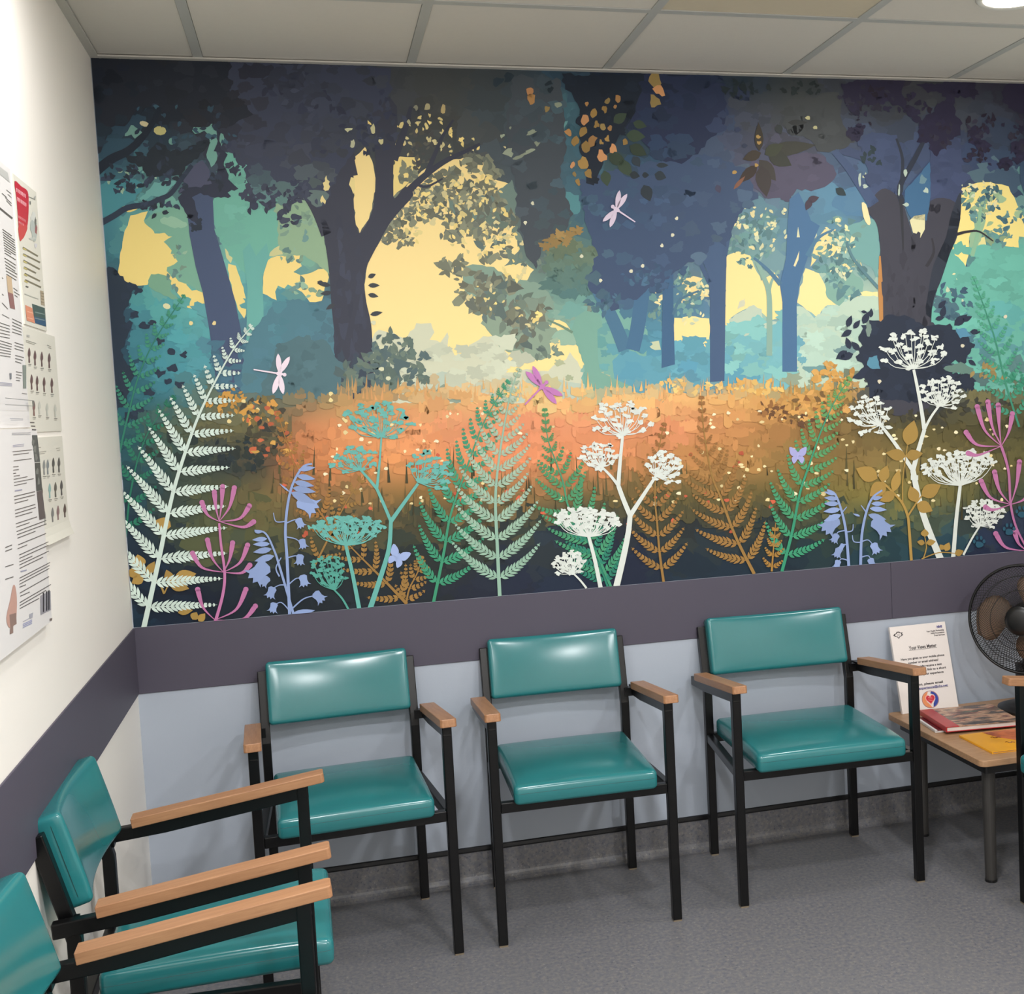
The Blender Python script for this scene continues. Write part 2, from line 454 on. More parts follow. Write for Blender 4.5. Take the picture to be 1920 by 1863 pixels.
W0 = 0.4987
make_chair('waiting_chair', W0, 'teal vinyl armchair against the mural wall, nearest the corner', (0.5858, -0.488, 0), 0.050)
make_chair('waiting_chair', W0, 'teal vinyl armchair standing in the middle of the three along the mural wall', (1.2072, -0.480, 0), -0.031)
make_chair('waiting_chair', 0.557, 'wider teal vinyl armchair beside the low wooden table with the leaning notice', (1.9449, -0.482, 0), -0.040)
make_chair('waiting_chair', W0, 'teal vinyl armchair with its back to the left wall, farther one', (0.4654, -1.113, 0), math.pi / 2 + .015)
make_chair('waiting_chair', W0, 'teal vinyl armchair with its back to the left wall, nearest the camera', (0.472, -1.804, 0), math.pi / 2 + .015)
make_chair('waiting_chair', W0, 'teal vinyl armchair cut off at the right edge, turned to face left', (2.425, -0.995, 0), -math.pi / 2)

# ------------------------------------------------------------------ low table and what stands on it
TZ = 0.40
tb = empty('low_table', (2.345, -0.36, 0), 0.0)
tag(tb, 'low oak-topped table with dark metal legs in the corner beside the fan', 'table')
def rrect(x0, y0, x1, y1, r, n=4):
    pts = []
    for cx, cy, a0 in ((x1 - r, y1 - r, 0), (x0 + r, y1 - r, 90), (x0 + r, y0 + r, 180), (x1 - r, y0 + r, 270)):
        for i in range(n + 1):
            a = math.radians(a0 + 90 * i / n); pts.append((cx + r * math.cos(a), cy + r * math.sin(a)))
    return pts
obj('table_top', prism(rrect(0, -0.3, 0.66, 0.295, 0.02), TZ - 0.02, TZ, 0.0025), MAT['oak'], tb)
obj('under_frame', prism(rrect(0.03, -0.27, 0.63, 0.265, 0.01), TZ - 0.05, TZ - 0.0205), MAT['plastic'], tb)
for x in (0.075, 0.6):
    for y in (-0.21, 0.2):
        bm = lathe([(0, 0.004), (0.017, 0.004), (0.02, TZ - 0.0505), (0, TZ - 0.0505)], 20)
        lg = obj('leg', bm, MAT['grey_leg'], tb, False); lg.location = (x, y, 0)
        obj('foot_cap', lathe([(0, 0), (0.018, 0), (0.018, 0.008), (0, 0.008)], 20), MAT['plastic'], lg)

def text_mesh(name, s, size, mat, parent, loc, rot=None, align='CENTER', xs=1.0, bold=0.0, width=None):
    cu = bpy.data.curves.new(name, 'FONT'); cu.body = s; cu.size = size; cu.align_x = align; cu.align_y = 'CENTER'; cu.offset = bold; cu.resolution_u = 2
    tmp = bpy.data.objects.new(name, cu); COL.objects.link(tmp)
    bpy.context.view_layer.update()
    me = bpy.data.meshes.new_from_object(tmp.evaluated_get(bpy.context.evaluated_depsgraph_get()))
    bpy.data.objects.remove(tmp)
    if width and len(me.vertices):
        co = [v.co.x for v in me.vertices]; xs = width / max(1e-6, max(co) - min(co))
    for v in me.vertices: v.co.x *= xs
    me.materials.clear()
    o = link_mesh(name, me, mat, parent)
    o.matrix_local = Matrix.Translation(loc) @ (rot or Matrix.Identity(4))
    return o

# leaning notice (foam board with printed sheet); local x right, z up, y=0 front face
nb = empty('notice_board', (2.385, -0.105, TZ))
tag(nb, 'white printed notice leaning against the wall on the low table', 'sign')
nb.rotation_euler = (-math.radians(14.5), 0, 0.02)
NW, NH = 0.213, 0.292
obj('panel', box((0, 0, 0), (NW, 0.012, NH), 0.001, 1), MAT['board'], nb)
RX = Matrix.Rotation(math.pi / 2, 4, 'X')
def ntext(s, u, v, size, mat='ink', width=None, bold=0.0, align='CENTER'):
    # u,v are fractions of the sheet measured from its top left
    return text_mesh('printed_text', s, size, MAT[mat], nb, (u * NW, -0.0006, (1 - v) * NH), RX, align, 1.0, bold, width)
ntext('NHS', 0.93, 0.055, 0.0105, 'ink_blue', bold=0.0006, align='RIGHT')
for i, (s, w) in enumerate((('Your Health Partnership', 0.068), ('NHS Foundation', 0.052), ('Trust Services', 0.042))):
    ntext(s, 0.955 - w / NW / 2, 0.096 + 0.027 * i, 0.0075, 'ink', w, 0.0002)
ntext('Your Views Matter', 0.53, 0.265, 0.0165, 'ink', 0.105, 0.0004)
lines = [('Have you given us your mobile phone', .50, .385, .165), ('number or email address?', .50, .433, .115), ('If so, you might receive a text', .50, .485, .135),
         ('message with a link to a short', .53, .530, .15), ('survey about your experience', .50, .577, .14), ('If not, please email', .53, .690, .11)]
for s, u, v, w in lines: ntext(s, u, v, 0.0105, 'ink', w, 0.0003)
ntext('patient.experience@nhs.net', .51, .735, .0105, 'ink_blue', .15, .0003)
bm = bmesh.new()
add_box(bm, (0.28 * NW, -0.0007, NH * (1 - .292)), (0.78 * NW, -0.0003, NH * (1 - .292) + .0009))
add_box(bm, (0.15 * NW, -0.0007, NH * (1 - .751)), (0.87 * NW, -0.0003, NH * (1 - .751) + .0006))
obj('underline', bm, MAT['ink'], nb)
def flat_ring(pts_out, pts_in, y):
    bm = bmesh.new(); a = [bm.verts.new((p[0], y, p[1])) for p in pts_out]; b = [bm.verts.new((p[0], y, p[1])) for p in pts_in]
    n = len(a)
    for i in range(n): bm.faces.new((a[i], a[(i + 1) % n], b[(i + 1) % n], b[i]))
    return bm
def flat_poly(pts, y):
    bm = bmesh.new(); vs = [bm.verts.new((p[0], y, p[1])) for p in pts]
    for tri in tessellate_polygon([[Vector((p[0], p[1], 0)) for p in pts]]): bm.faces.new([vs[i] for i in tri])
    return bm
# diamond-lobed emblem, top left
def emblem(k):
    cx, cz = 0.135 * NW, NH * (1 - .1)
    base = [(-1, 0), (-.75, .35), (-.45, .42), (-.25, .75), (.25, .75), (.45, .5), (.9, .5), (.75, .15), (.95, -.05), (.6, -.3), (.3, -.4), (0, -.85), (-.3, -.4), (-.65, -.3)]
    return [(cx + x * .019 * k, cz + z * .015 * k) for x, z in base]
obj('emblem', flat_ring(emblem(1), emblem(.72), -0.0006), MAT['ink'], nb)
text_mesh('printed_text', 'NHS', 0.0055, MAT['ink'], nb, (0.135 * NW, -0.0006, NH * .9), RX)
# round heart logo
def heart(s, cx, cz, n=40):
    return [(cx + s * 16 * math.sin(a) ** 3 / 16, cz + s * (13 * math.cos(a) - 5 * math.cos(2 * a) - 2 * math.cos(3 * a) - math.cos(4 * a)) / 16) for a in [2 * math.pi * i / n for i in range(n)]]
HX, HZ, HR = 0.52 * NW, NH * (1 - .872), 0.032
hm = {k: plain('logo_' + k, v, 0.6) for k, v in dict(red=(196, 36, 56), orange=(222, 140, 90), blue=(46, 66, 150), dark=(150, 60, 60), pale=(236, 170, 160)).items()}
circ = lambda r, a0=0, a1=360, n=40: [(HX + r * math.cos(math.radians(a0 + (a1 - a0) * i / n)), HZ + r * .9 * math.sin(math.radians(a0 + (a1 - a0) * i / n))) for i in range(n + 1)]
obj('logo_ring', flat_ring(circ(HR)[:-1], circ(HR * .95)[:-1], -0.0006), hm['dark'], nb)
obj('logo_arc', flat_poly(circ(HR * .93, 100, 275, 24) + [(HX - HR * .1, HZ - HR * .55), (HX - HR * .45, HZ - HR * .2), (HX - HR * .55, HZ + HR * .25), (HX - HR * .3, HZ + HR * .55)], -0.0005), hm['orange'], nb)
obj('logo_arc', flat_poly(circ(HR * .93, -75, 78, 24) + [(HX + HR * .1, HZ + HR * .6), (HX + HR * .5, HZ + HR * .45), (HX + HR * .6, HZ), (HX + HR * .3, HZ - HR * .45)], -0.0005), hm['blue'], nb)
obj('logo_heart', flat_poly(heart(HR * .6, HX, HZ + .001), -0.0007), hm['pale'], nb)
obj('logo_heart', flat_poly(heart(HR * .5, HX, HZ + .001), -0.0009), hm['red'], nb)
bm = bmesh.new()
for i in range(3): add_box(bm, (HX - .008, -.0011, HZ + .006 - .005 * i), (HX + .008, -.001, HZ + .007 - .005 * i))
obj('logo_lines', bm, hm['pale'], nb)

def cover_mat(name, stops, scale, seed):
    m, nt, b = nodes_of(name)
    tc = nt.nodes.new('ShaderNodeTexCoord'); mp = nt.nodes.new('ShaderNodeMapping'); nt.links.new(tc.outputs['Object'], mp.inputs[0])
    mp.inputs['Scale'].default_value = scale; mp.inputs['Location'].default_value = (seed, seed * .7, 0)
    n = nt.nodes.new('ShaderNodeTexNoise'); n.inputs['Scale'].default_value = 1; n.inputs['Detail'].default_value = 6; n.inputs['Roughness'].default_value = .6
    nt.links.new(mp.outputs[0], n.inputs['Vector'])
    r = nt.nodes.new('ShaderNodeValToRGB')
    while len(r.color_ramp.elements) < len(stops): r.color_ramp.elements.new(.5)
    for e, (p, c) in zip(r.color_ramp.elements, stops): e.position = p; e.color = lin(c) + (1,)
    nt.links.new(n.outputs['Fac'], r.inputs[0]); nt.links.new(r.outputs[0], b.inputs['Base Color'])
    b.inputs['Roughness'].default_value = .25
    return m

def book(name, label, origin, rz, w, d, h, cover, pages, spine_w=0.0, spine_mat=None, z=TZ):
    """origin = front left corner, x along the front edge, spine on the left"""
    e = empty(name, (origin[0], origin[1], z), rz)
    tag(e, label, 'book')
    obj('pages', box((0.002, 0.003, 0.0025), (w - .004, d - .003, h - .0025)), pages, e)
    obj('back_cover', box((0, 0, 0), (w, d, 0.0025), .0006, 1), spine_mat or cover, e)
    obj('front_cover', box((spine_w, 0, h - .0025), (w, d, h), .0006, 1), cover, e)
    obj('spine', box((-0.002, 0, 0), (0.002, d, h), .0008, 1), spine_mat or cover, e)
    if spine_w: obj('cover_strip', box((-.001, 0, h - .0025), (spine_w, d, h + .0002), .0006, 1), spine_mat, e)
    return e
rock = cover_mat('landscape_cover', [(.3, (40, 36, 38)), (.42, (96, 80, 70)), (.5, (190, 150, 120)), (.56, (110, 60, 52)), (.64, (74, 86, 66)), (.75, (180, 170, 150))], (7, 22, 10), 3.1)
pub = book('magazine', 'white-edged dark book lying under the red hardback on the low table', (2.374, -0.345), -.12, .21, .16, .008, MAT['maroon'], MAT['page'], .006, MAT['paper'])
rb = book('hardback_book', 'red-spined hardback book with a mountain landscape cover on the table', (2.392, -0.382), -.115, .25, .22, .017, rock, MAT['page'], .042, MAT['red_cover'], z=TZ + .0085)
ora = cover_mat('orange_picture', [(.35, (150, 70, 40)), (.5, (206, 110, 60)), (.62, (150, 110, 96)), (.75, (196, 150, 120))], (9, 14, 9), 1.7)
ym = book('magazine', 'yellow magazine with an orange picture at the front of the low table', (2.412, -0.612), -.02, .21, .195, .007, MAT['yellow'], MAT['page'])
obj('cover_picture', prism([(.075, .19), (.205, .19), (.205, .05), (.15, .035), (.12, .09), (.09, .13)], .0071, .0075), ora, ym)
for k, (ax, ay) in enumerate(((.075, .12), (.088, .06))):
    bm = bmesh.new(); add_tube(bm, [(ax - .004, ay + .012, .0078), (ax + .003, ay + .015, .0078), (ax + .004, ay + .004, .0078), (ax + .012, ay + .002, .0078), (ax + .014, ay + .009, .0078), (ax + .022, ay, .0078)], .0011, 5)
    obj('printed_script', bm, MAT['maroon'], ym)

# ------------------------------------------------------------------ fan
fan = empty('desk_fan', (2.785, -0.225, TZ), 0)
tag(fan, 'black desk fan with round wire guard standing on the low table', 'fan')
obj('base', lathe([(0, 0), (0.095, 0), (0.1, 0.004), (0.098, 0.012), (0.07, 0.022), (0.03, 0.03), (0.018, 0.04), (0, 0.04)]), MAT['plastic'], fan, True)
bm = bmesh.new(); add_tube(bm, [(0, 0, 0.035), (0, 0, 0.12), (0, 0, 0.19)], [0.016, 0.013, 0.014], 16)
obj('pole', bm, MAT['plastic'], fan, True)
obj('control_box', box((-0.03, -0.03, 0.1), (0.03, 0.03, 0.16), .008, 3), MAT['plastic'], fan, True)
FR = 0.178
HEAD = Matrix.Translation((-0.028, -0.028, 0.312)) @ Matrix.Rotation(math.radians(-46), 4, 'Z') @ Matrix.Rotation(math.radians(86), 4, 'X')   # local +z points out of the fan's face
def fpart(name, bm, mat, smooth=True):
    bm.transform(HEAD); return obj(name, bm, mat, fan, smooth)
bm = lathe([(0, -0.13), (0.035, -0.128), (0.05, -0.11), (0.054, -0.05), (0.05, -0.045), (0, -0.045)], 32)
fpart('motor_housing', bm, MAT['plastic'])
bm = bmesh.new(); add_tube(bm, [HEAD.inverted() @ Vector((0, 0, .18)), HEAD.inverted() @ Vector((0, 0.02, .3))], .015, 12)
fpart('neck', bm, MAT['plastic'])
def guard(zr, zc, twist):
    bm = bmesh.new()
    for k in range(96):
        a = 2 * math.pi * k / 96; pts = []
        for i in range(9):
            s = i / 8; r = 0.04 + (FR - 0.04) * s
            aa = a + twist * (1 - s) ; z = zc + (zr - zc) * s ** 2.4
            pts.append((r * math.cos(aa), r * math.sin(aa), z))
        add_tube(bm, pts, 0.0009, 4)
    for r, z in ((FR * .55, zc + (zr - zc) * .18), (FR * .8, zc + (zr - zc) * .52)):
        add_tube(bm, [(r * math.cos(2 * math.pi * k / 60), r * math.sin(2 * math.pi * k / 60), z) for k in range(60)], .0011, 5, True)
    return bm
fpart('front_guard', guard(0.0, 0.05, 1.0), MAT['plastic'])
fpart('rear_guard', guard(-0.004, -0.05, -.5), MAT['plastic'])
bm = bmesh.new(); add_tube(bm, [(FR * math.cos(2 * math.pi * k / 72), FR * math.sin(2 * math.pi * k / 72), -.002) for k in range(72)], .0052, 8, True)
fpart('guard_rim', bm, MAT['plastic'])
fpart('centre_cap', lathe([(0, .06), (.03, .059), (.046, .054), (.05, .046), (.05, .04), (0, .04)], 32), MAT['plastic'])
fpart('hub', lathe([(0, .03), (.03, .028), (.036, .015), (.036, -.03), (0, -.03)], 32), MAT['plastic'])
for k in range(3):
    bm = bmesh.new(); rows = []
    for i in range(9):
        s = i / 8; r = .03 + .125 * s; row = []
        half = math.radians(20 + 22 * math.sin(math.pi * min(1, s * .9 + .05))) * (1 if s < .85 else (1 - (s - .85) * 2.4))
        for j in range(9):
            v = -1 + 2 * j / 8
            a = math.radians(120 * k + 165) + v * half + .35 * s
            row.append(bm.verts.new((r * math.cos(a), r * math.sin(a), .016 * v * (1 - .3 * s) + .006 * v * v)))
        rows.append(row)
    for a, b in zip(rows, rows[1:]):
        for j in range(8): bm.faces.new((a[j], a[j + 1], b[j + 1], b[j]))
    bmesh.ops.solidify(bm, geom=bm.faces[:], thickness=.002)
    bmesh.ops.recalc_face_normals(bm, faces=bm.faces[:])
    fpart('blade', bm, MAT['blade'])

# ------------------------------------------------------------------ the woodland mural: flat print on the back wall above the guard band
MX0, MX1, MZ0, MZ1 = 0.002, ROOM_X, DADO_HI + 0.001, ROOM_H - 0.0065
rng = random.Random(7)

def on_back_wall(px, py):
    """pixel of the photograph -> (x, z) on the back wall plane"""
    d = R3 @ np.array([(px - CAM_PX) / CAM_F, -(py - CAM_PY) / CAM_F, -1.0])
    k = -CAM_C[1] / d[1]
    return CAM_C[0] + d[0] * k, CAM_C[2] + d[2] * k

def clip_rect(pts, x0, x1, z0, z1):
    def cut(P, inside, inter):
        out = []
        for i in range(len(P)):
            a, b = P[i - 1], P[i]
            ia, ib = inside(a), inside(b)
            if ib:
                if not ia: out.append(inter(a, b))
                out.append(b)
            elif ia: out.append(inter(a, b))
        return out
    def ix(v):
        return lambda a, b: (v, a[1] + (b[1] - a[1]) * (v - a[0]) / (b[0] - a[0]))
    def iz(v):
        return lambda a, b: (a[0] + (b[0] - a[0]) * (v - a[1]) / (b[1] - a[1]), v)
    for ins, inter in ((lambda p: p[0] >= x0, ix(x0)), (lambda p: p[0] <= x1, ix(x1)), (lambda p: p[1] >= z0, iz(z0)), (lambda p: p[1] <= z1, iz(z1))):
        if not pts: return pts
        pts = cut(pts, ins, inter)
    return pts

class Print:
    """collects flat coloured polygons given in photograph pixels, laid on the wall as printed film"""
    depth = 0.0006
    def __init__(self): self.v, self.f, self.c = [], [], []
    def poly(self, pts, rgb, k=None):
        self.n = getattr(self, 'n', 0) + 1
        if not k: k = 2e-7 * min(self.n, 1000)
        w = [on_back_wall(*p) for p in pts]
        if any(a < MX0 or a > MX1 or b < MZ0 or b > MZ1 for a, b in w): w = clip_rect(w, MX0, MX1, MZ0, MZ1)
        if len(w) < 3: return
        n = len(self.v); y = -(Print.depth + k)
        if len(w) <= 4: tris = [(0, 1, 2)] if len(w) == 3 else [(0, 1, 2), (0, 2, 3)]
        else:                                            # clean triangles even where an outline crosses itself
            r = delaunay_2d_cdt([Vector(q) for q in w], [], [list(range(len(w)))], 1, 1e-7)
            w, tris = [tuple(q) for q in r[0]], r[2]
        self.v += [(a, y, b) for a, b in w]
        self.c += [lin(rgb)] * len(w)
        self.f += [tuple(n + i for i in t) for t in tris]
    def build(self, name, label=None, thick=0.00002, kind=None):
        Print.depth += thick + 2e-7 * min(getattr(self, 'n', 0), 1000)
        if not self.v: return None
        me = bpy.data.meshes.new(name)
        me.from_pydata(self.v, [], self.f)
        at = me.color_attributes.new('Col', 'FLOAT_COLOR', 'POINT')
        at.data.foreach_set('color', np.array([c + (1.0,) for c in self.c], dtype=np.float32).ravel())
        # all faces look into the room
        for p in me.polygons:
            if p.normal.y > 0: p.flip()
        o = link_mesh(name, me, MAT['mural'], mural)
        if label: o['label'] = label
        if kind: o['kind'] = kind
        return o

mural = empty('wall_mural', (0, 0, 0))
tag(mural, 'woodland mural printed across the wall with dark trees, pale sky and meadow ferns', 'mural')

# crops the outlines were traced in: origin and scale
def T_(o, s): return lambda pts: [(o[0] + p[0] / s, o[1] + p[1] / s) for p in pts]
cA, cB, cC = T_((0, 0), 3), T_((640, 0), 3), T_((1280, 0), 3)
c4, c5, c6, c7 = T_((160, 600), 3.104), T_((600, 600), 3.104), T_((1000, 600), 3.3875), T_((1440, 560), 3.3875)

# ---- broad colour field
ROWS = {
 120: [(165,24,28,42),(240,24,30,46),(300,48,52,58),(450,38,42,56),(640,52,58,72),(800,64,68,70),(940,64,70,74),(1000,52,66,78),(1090,40,62,82),(1150,22,34,56),(1260,26,34,54),(1330,30,46,64),(1420,40,54,66),(1500,58,64,66),(1570,52,56,66),(1660,42,36,58),(1760,60,64,66),(1860,44,36,56),(1960,40,28,44)],
 200: [(180,26,44,62),(250,36,54,72),(300,30,38,50),(450,46,46,54),(540,58,64,82),(640,60,66,82),(740,66,70,76),(820,72,74,72),(920,66,76,82),(1000,66,82,92),(1070,72,112,124),(1120,40,62,76),(1180,28,38,56),(1280,34,48,76),(1340,52,62,92),(1400,62,68,78),(1500,72,76,76),(1570,66,72,84),(1650,62,66,74),(1740,68,72,76),(1840,60,66,80),(1960,46,46,60)],
 300: [(190,52,88,104),(260,58,90,106),(300,44,66,82),(360,62,84,98),(420,50,56,74),(480,64,70,90),(560,68,72,84),(640,66,70,78),(720,66,72,74),(800,72,78,78),(880,74,78,80),(960,72,84,92),(1030,76,104,118),(1080,66,102,118),(1160,58,78,80),(1220,52,82,112),(1300,68,98,118),(1360,74,84,108),(1450,80,78,98),(1550,76,88,114),(1650,72,88,120),(1800,58,70,100),(1960,52,74,96)],
 390: [(200,70,132,146),(260,96,160,160),(330,112,168,154),(390,70,84,112),(440,112,176,160),(520,116,176,160),(580,140,176,150),(640,64,66,74),(760,120,128,110),(850,150,150,120),(930,86,98,100),(980,74,86,96),(1060,66,98,112),(1120,68,104,122),(1180,60,90,122),(1260,72,92,122),(1340,74,88,114),(1420,104,142,156),(1500,94,134,156),(1560,88,132,160),(1640,74,104,134),(1750,78,78,86),(1830,66,80,104),(1900,120,160,150),(1960,110,160,150)],
 480: [(215,58,112,124),(260,110,168,156),(330,128,176,154),(440,112,176,166),(500,114,178,166),(590,128,172,150),(640,66,66,74),(740,150,160,140),(840,140,150,130),(940,112,132,122),(1020,96,118,112),(1090,96,128,112),(1160,72,104,126),(1240,72,92,124),(1300,104,130,140),(1370,120,152,152),(1440,122,160,158),(1500,86,118,150),(1580,130,168,158),(1650,100,140,154),(1700,70,68,74),(1800,66,84,102),(1860,110,176,160),(1960,104,180,166)],
 560: [(220,46,80,100),(280,80,160,164),(340,96,170,164),(440,100,172,170),(520,86,148,158),(600,76,120,136),(660,64,70,82),(760,200,200,160),(860,170,180,150),(940,124,150,138),(1020,118,150,138),(1100,110,158,150),(1170,78,116,142),(1250,84,124,144),(1330,84,112,140),(1420,190,200,170),(1500,120,160,170),(1570,170,200,184),(1640,178,196,170),(1700,68,66,72),(1790,84,126,136),(1850,104,178,170),(1960,98,176,166)],
 640: [(228,42,70,90),(280,70,146,158),(360,84,160,168),(440,78,110,134),(520,74,124,138),(600,72,104,120),(680,68,80,92),(760,168,180,166),(860,200,204,176),(960,160,178,156),(1040,160,182,156),(1110,106,164,160),(1180,84,140,160),(1260,88,150,172),(1350,110,170,180),(1440,130,186,186),(1500,104,160,178),(1570,150,190,186),(1640,104,140,150),(1700,54,58,70),(1780,72,100,116),(1860,92,156,162),(1960,90,150,152)],
 700: [(232,40,92,106),(300,66,136,150),(400,80,140,150),(480,76,114,128),(560,78,110,120),(640,84,104,108),(720,112,122,110),(800,164,174,158),(880,192,200,184),(960,196,198,166),(1040,190,188,148),(1110,110,166,164),(1180,92,152,172),(1280,88,150,176),(1360,92,146,168),(1440,104,166,178),(1500,110,160,168),(1560,120,140,120),(1640,56,64,76),(1720,42,48,62),(1800,70,90,96),(1880,90,126,124),(1960,84,122,124)],
 745: [(236,40,98,108),(320,60,116,128),(400,104,116,98),(480,104,108,92),(560,128,116,86),(640,176,140,90),(720,206,156,98),(820,214,166,106),(920,226,180,118),(1020,234,190,124),(1130,230,184,118),(1240,232,182,116),(1340,228,176,110),(1430,214,164,96),(1500,200,152,82),(1570,186,146,78),(1630,92,84,66),(1700,44,50,60),(1790,84,84,66),(1870,116,110,74),(1960,96,104,84)],
 800: [(245,38,84,92),(330,84,92,70),(420,112,104,66),(500,92,90,62),(570,196,128,84),(660,220,152,100),(760,222,152,102),(860,220,146,104),(960,218,140,102),(1060,222,146,104),(1160,220,144,102),(1260,216,140,98),(1360,200,138,86),(1450,168,120,70),(1530,128,98,58),(1620,100,86,52),(1700,92,84,50),(1800,80,74,46),(1880,72,70,46),(1960,72,70,46)],
 865: [(250,38,79,88),(330,61,81,72),(420,47,56,56),(490,67,63,51),(540,169,108,70),(620,212,133,81),(720,223,149,92),(820,221,142,90),(920,230,144,99),(1020,228,144,97),(1120,221,142,92),(1220,178,124,74),(1320,187,133,76),(1420,169,126,72),(1520,135,110,61),(1620,135,112,65),(1720,124,110,65),(1820,115,103,61),(1960,90,88,54)],
 930: [(256,36,63,74),(330,56,70,63),(420,90,90,58),(500,117,101,61),(580,131,99,61),(660,137,106,65),(760,133,103,56),(860,131,101,58),(960,144,110,65),(1060,117,97,58),(1160,94,85,49),(1260,92,85,49),(1360,106,90,51),(1460,97,88,49),(1560,117,106,56),(1660,135,124,65),(1760,117,110,63),(1860,74,79,56),(1960,58,70,63)],
 1000: [(262,27,47,63),(340,58,70,58),(420,94,97,61),(500,88,88,56),(580,79,76,51),(680,65,67,51),(780,54,61,47),(880,51,58,47),(980,54,61,49),(1080,45,58,56),(1180,45,49,51),(1280,42,49,47),(1380,45,51,49),(1480,47,58,54),(1580,51,70,61),(1680,47,74,74),(1780,42,70,81),(1860,38,49,74),(1960,36,45,72)],
 1060: [(266,22,38,54),(360,24,36,50),(460,40,50,48),(560,34,44,46),(660,34,42,44),(760,32,40,42),(860,36,42,46),(960,30,38,56),(1060,28,40,58),(1160,26,34,54),(1260,28,44,58),(1360,30,46,60),(1460,28,42,54),(1560,28,48,58),(1660,32,60,74),(1760,32,58,74),(1860,32,40,66),(1960,30,38,64)],
 1130: [(262,26,48,66),(360,20,30,48),(500,26,36,44),(700,28,36,44),(900,28,34,52),(1100,26,36,60),(1300,24,40,54),(1600,26,46,58),(1960,30,40,64)],
}
YS = sorted(ROWS)
def field(x, y):
    def row(k):
        r = ROWS[k]; X = [p[0] for p in r]
        return np.array([np.interp(x, X, [p[i] for p in r]) for i in (1, 2, 3)])
    if y <= YS[0]: return row(YS[0])
    if y >= YS[-1]: return row(YS[-1])
    for a, b in zip(YS, YS[1:]):
        if a <= y <= b:
            t = (y - a) / (b - a); return row(a) * (1 - t) + row(b) * t
def vary(c, s, r=rng):
    k = 1 + r.uniform(-s, s); return tuple(max(0, min(255, v * k)) for v in c)

# ---- shape generators (all in photograph pixels)
def lobed(cx, cy, rx, ry, r=rng, n=22, rough=0.22, rot=0.0):
    """irregular leafy blotch"""
    ph = [r.uniform(0, 6.28) for _ in range(3)]; pts = []
    for i in range(n):
        a = 2 * math.pi * i / n + r.uniform(-.08, .08)
        k = 1 + rough * (.5 * math.sin(3 * a + ph[0]) + .4 * math.sin(7 * a + ph[1])) + rough * r.uniform(-.7, .7)
        x, y = rx * k * math.cos(a), ry * k * math.sin(a)
        pts.append((cx + x * math.cos(rot) - y * math.sin(rot), cy + x * math.sin(rot) + y * math.cos(rot)))
    return pts
def leaf(cx, cy, L, W, ang, n=5, bend=0.0):
    """pointed leaf from base (cx,cy), length L along ang (y down)"""
    ca, sa = math.cos(ang), math.sin(ang); up, dn = [], []
    for i in range(n + 1):
        s = i / n; w = W / 2 * math.sin(math.pi * min(1, s ** .8)); b = bend * L * math.sin(math.pi * s)
        up.append((s * L, -w + b)); dn.append((s * L, w + b))
    pts = up + dn[-2:0:-1]
    return [(cx + x * ca - y * sa, cy + x * sa + y * ca) for x, y in pts]
def ellipse(cx, cy, rx, ry, rot=0.0, n=12):
    return [(cx + rx * math.cos(a) * math.cos(rot) - ry * math.sin(a) * math.sin(rot), cy + rx * math.cos(a) * math.sin(rot) + ry * math.sin(a) * math.cos(rot)) for a in [2 * math.pi * i / n for i in range(n)]]
def rag(pts, amp=3.0, step=7.0, r=rng):
    """break a traced outline into leafy, uneven bites"""
    out = []
    for a, b in zip(pts, pts[1:] + pts[:1]):
        d = math.dist(a, b); n = max(1, int(d / step))
        nx, ny = (-(b[1] - a[1]) / max(d, 1e-6), (b[0] - a[0]) / max(d, 1e-6))
        for i in range(n):
            t = (i + r.uniform(-.25, .25) * (i > 0)) / n; k = r.uniform(-amp, amp)
            out.append((a[0] + (b[0] - a[0]) * t + nx * k, a[1] + (b[1] - a[1]) * t + ny * k))
    return out
def smooth(pts, n=4, closed=True):
    """Catmull-Rom through traced points"""
    out = []; N = len(pts)
    for i in range(N if closed else N - 1):
        p0, p1, p2, p3 = (pts[(i - 1) % N], pts[i], pts[(i + 1) % N], pts[(i + 2) % N]) if closed else (pts[max(0, i - 1)], pts[i], pts[i + 1], pts[min(N - 1, i + 2)])
        for k in range(n):
            t = k / n
            out.append(tuple(.5 * (2 * p1[j] + (p2[j] - p0[j]) * t + (2 * p0[j] - 5 * p1[j] + 4 * p2[j] - p3[j]) * t * t + (3 * p1[j] - p0[j] - 3 * p2[j] + p3[j]) * t ** 3) for j in (0, 1)))
    if not closed: out.append(pts[-1])
    return out
def stroke(pts, w0, w1=None, n=4):
    """tapered band along a smooth path"""
    w1 = w0 if w1 is None else w1
    P = smooth(pts, n, False) if len(pts) > 2 else pts
    L, R = [], []
    for i, p in enumerate(P):
        a, b = P[max(0, i - 1)], P[min(len(P) - 1, i + 1)]
        d = max(1e-6, math.dist(a, b)); nx, ny = -(b[1] - a[1]) / d, (b[0] - a[0]) / d
        w = (w0 + (w1 - w0) * i / max(1, len(P) - 1)) / 2
        L.append((p[0] + nx * w, p[1] + ny * w)); R.append((p[0] - nx * w, p[1] - ny * w))
    return L + R[::-1]
def strip_polys(P, pts, w0, w1, rgb, n=4):
    """same band laid as quads, safe for sharp curves"""
    S = stroke(pts, w0, w1, n); h = len(S) // 2
    for i in range(h - 1): P.poly([S[i], S[i + 1], S[-2 - i], S[-1 - i]], rgb)

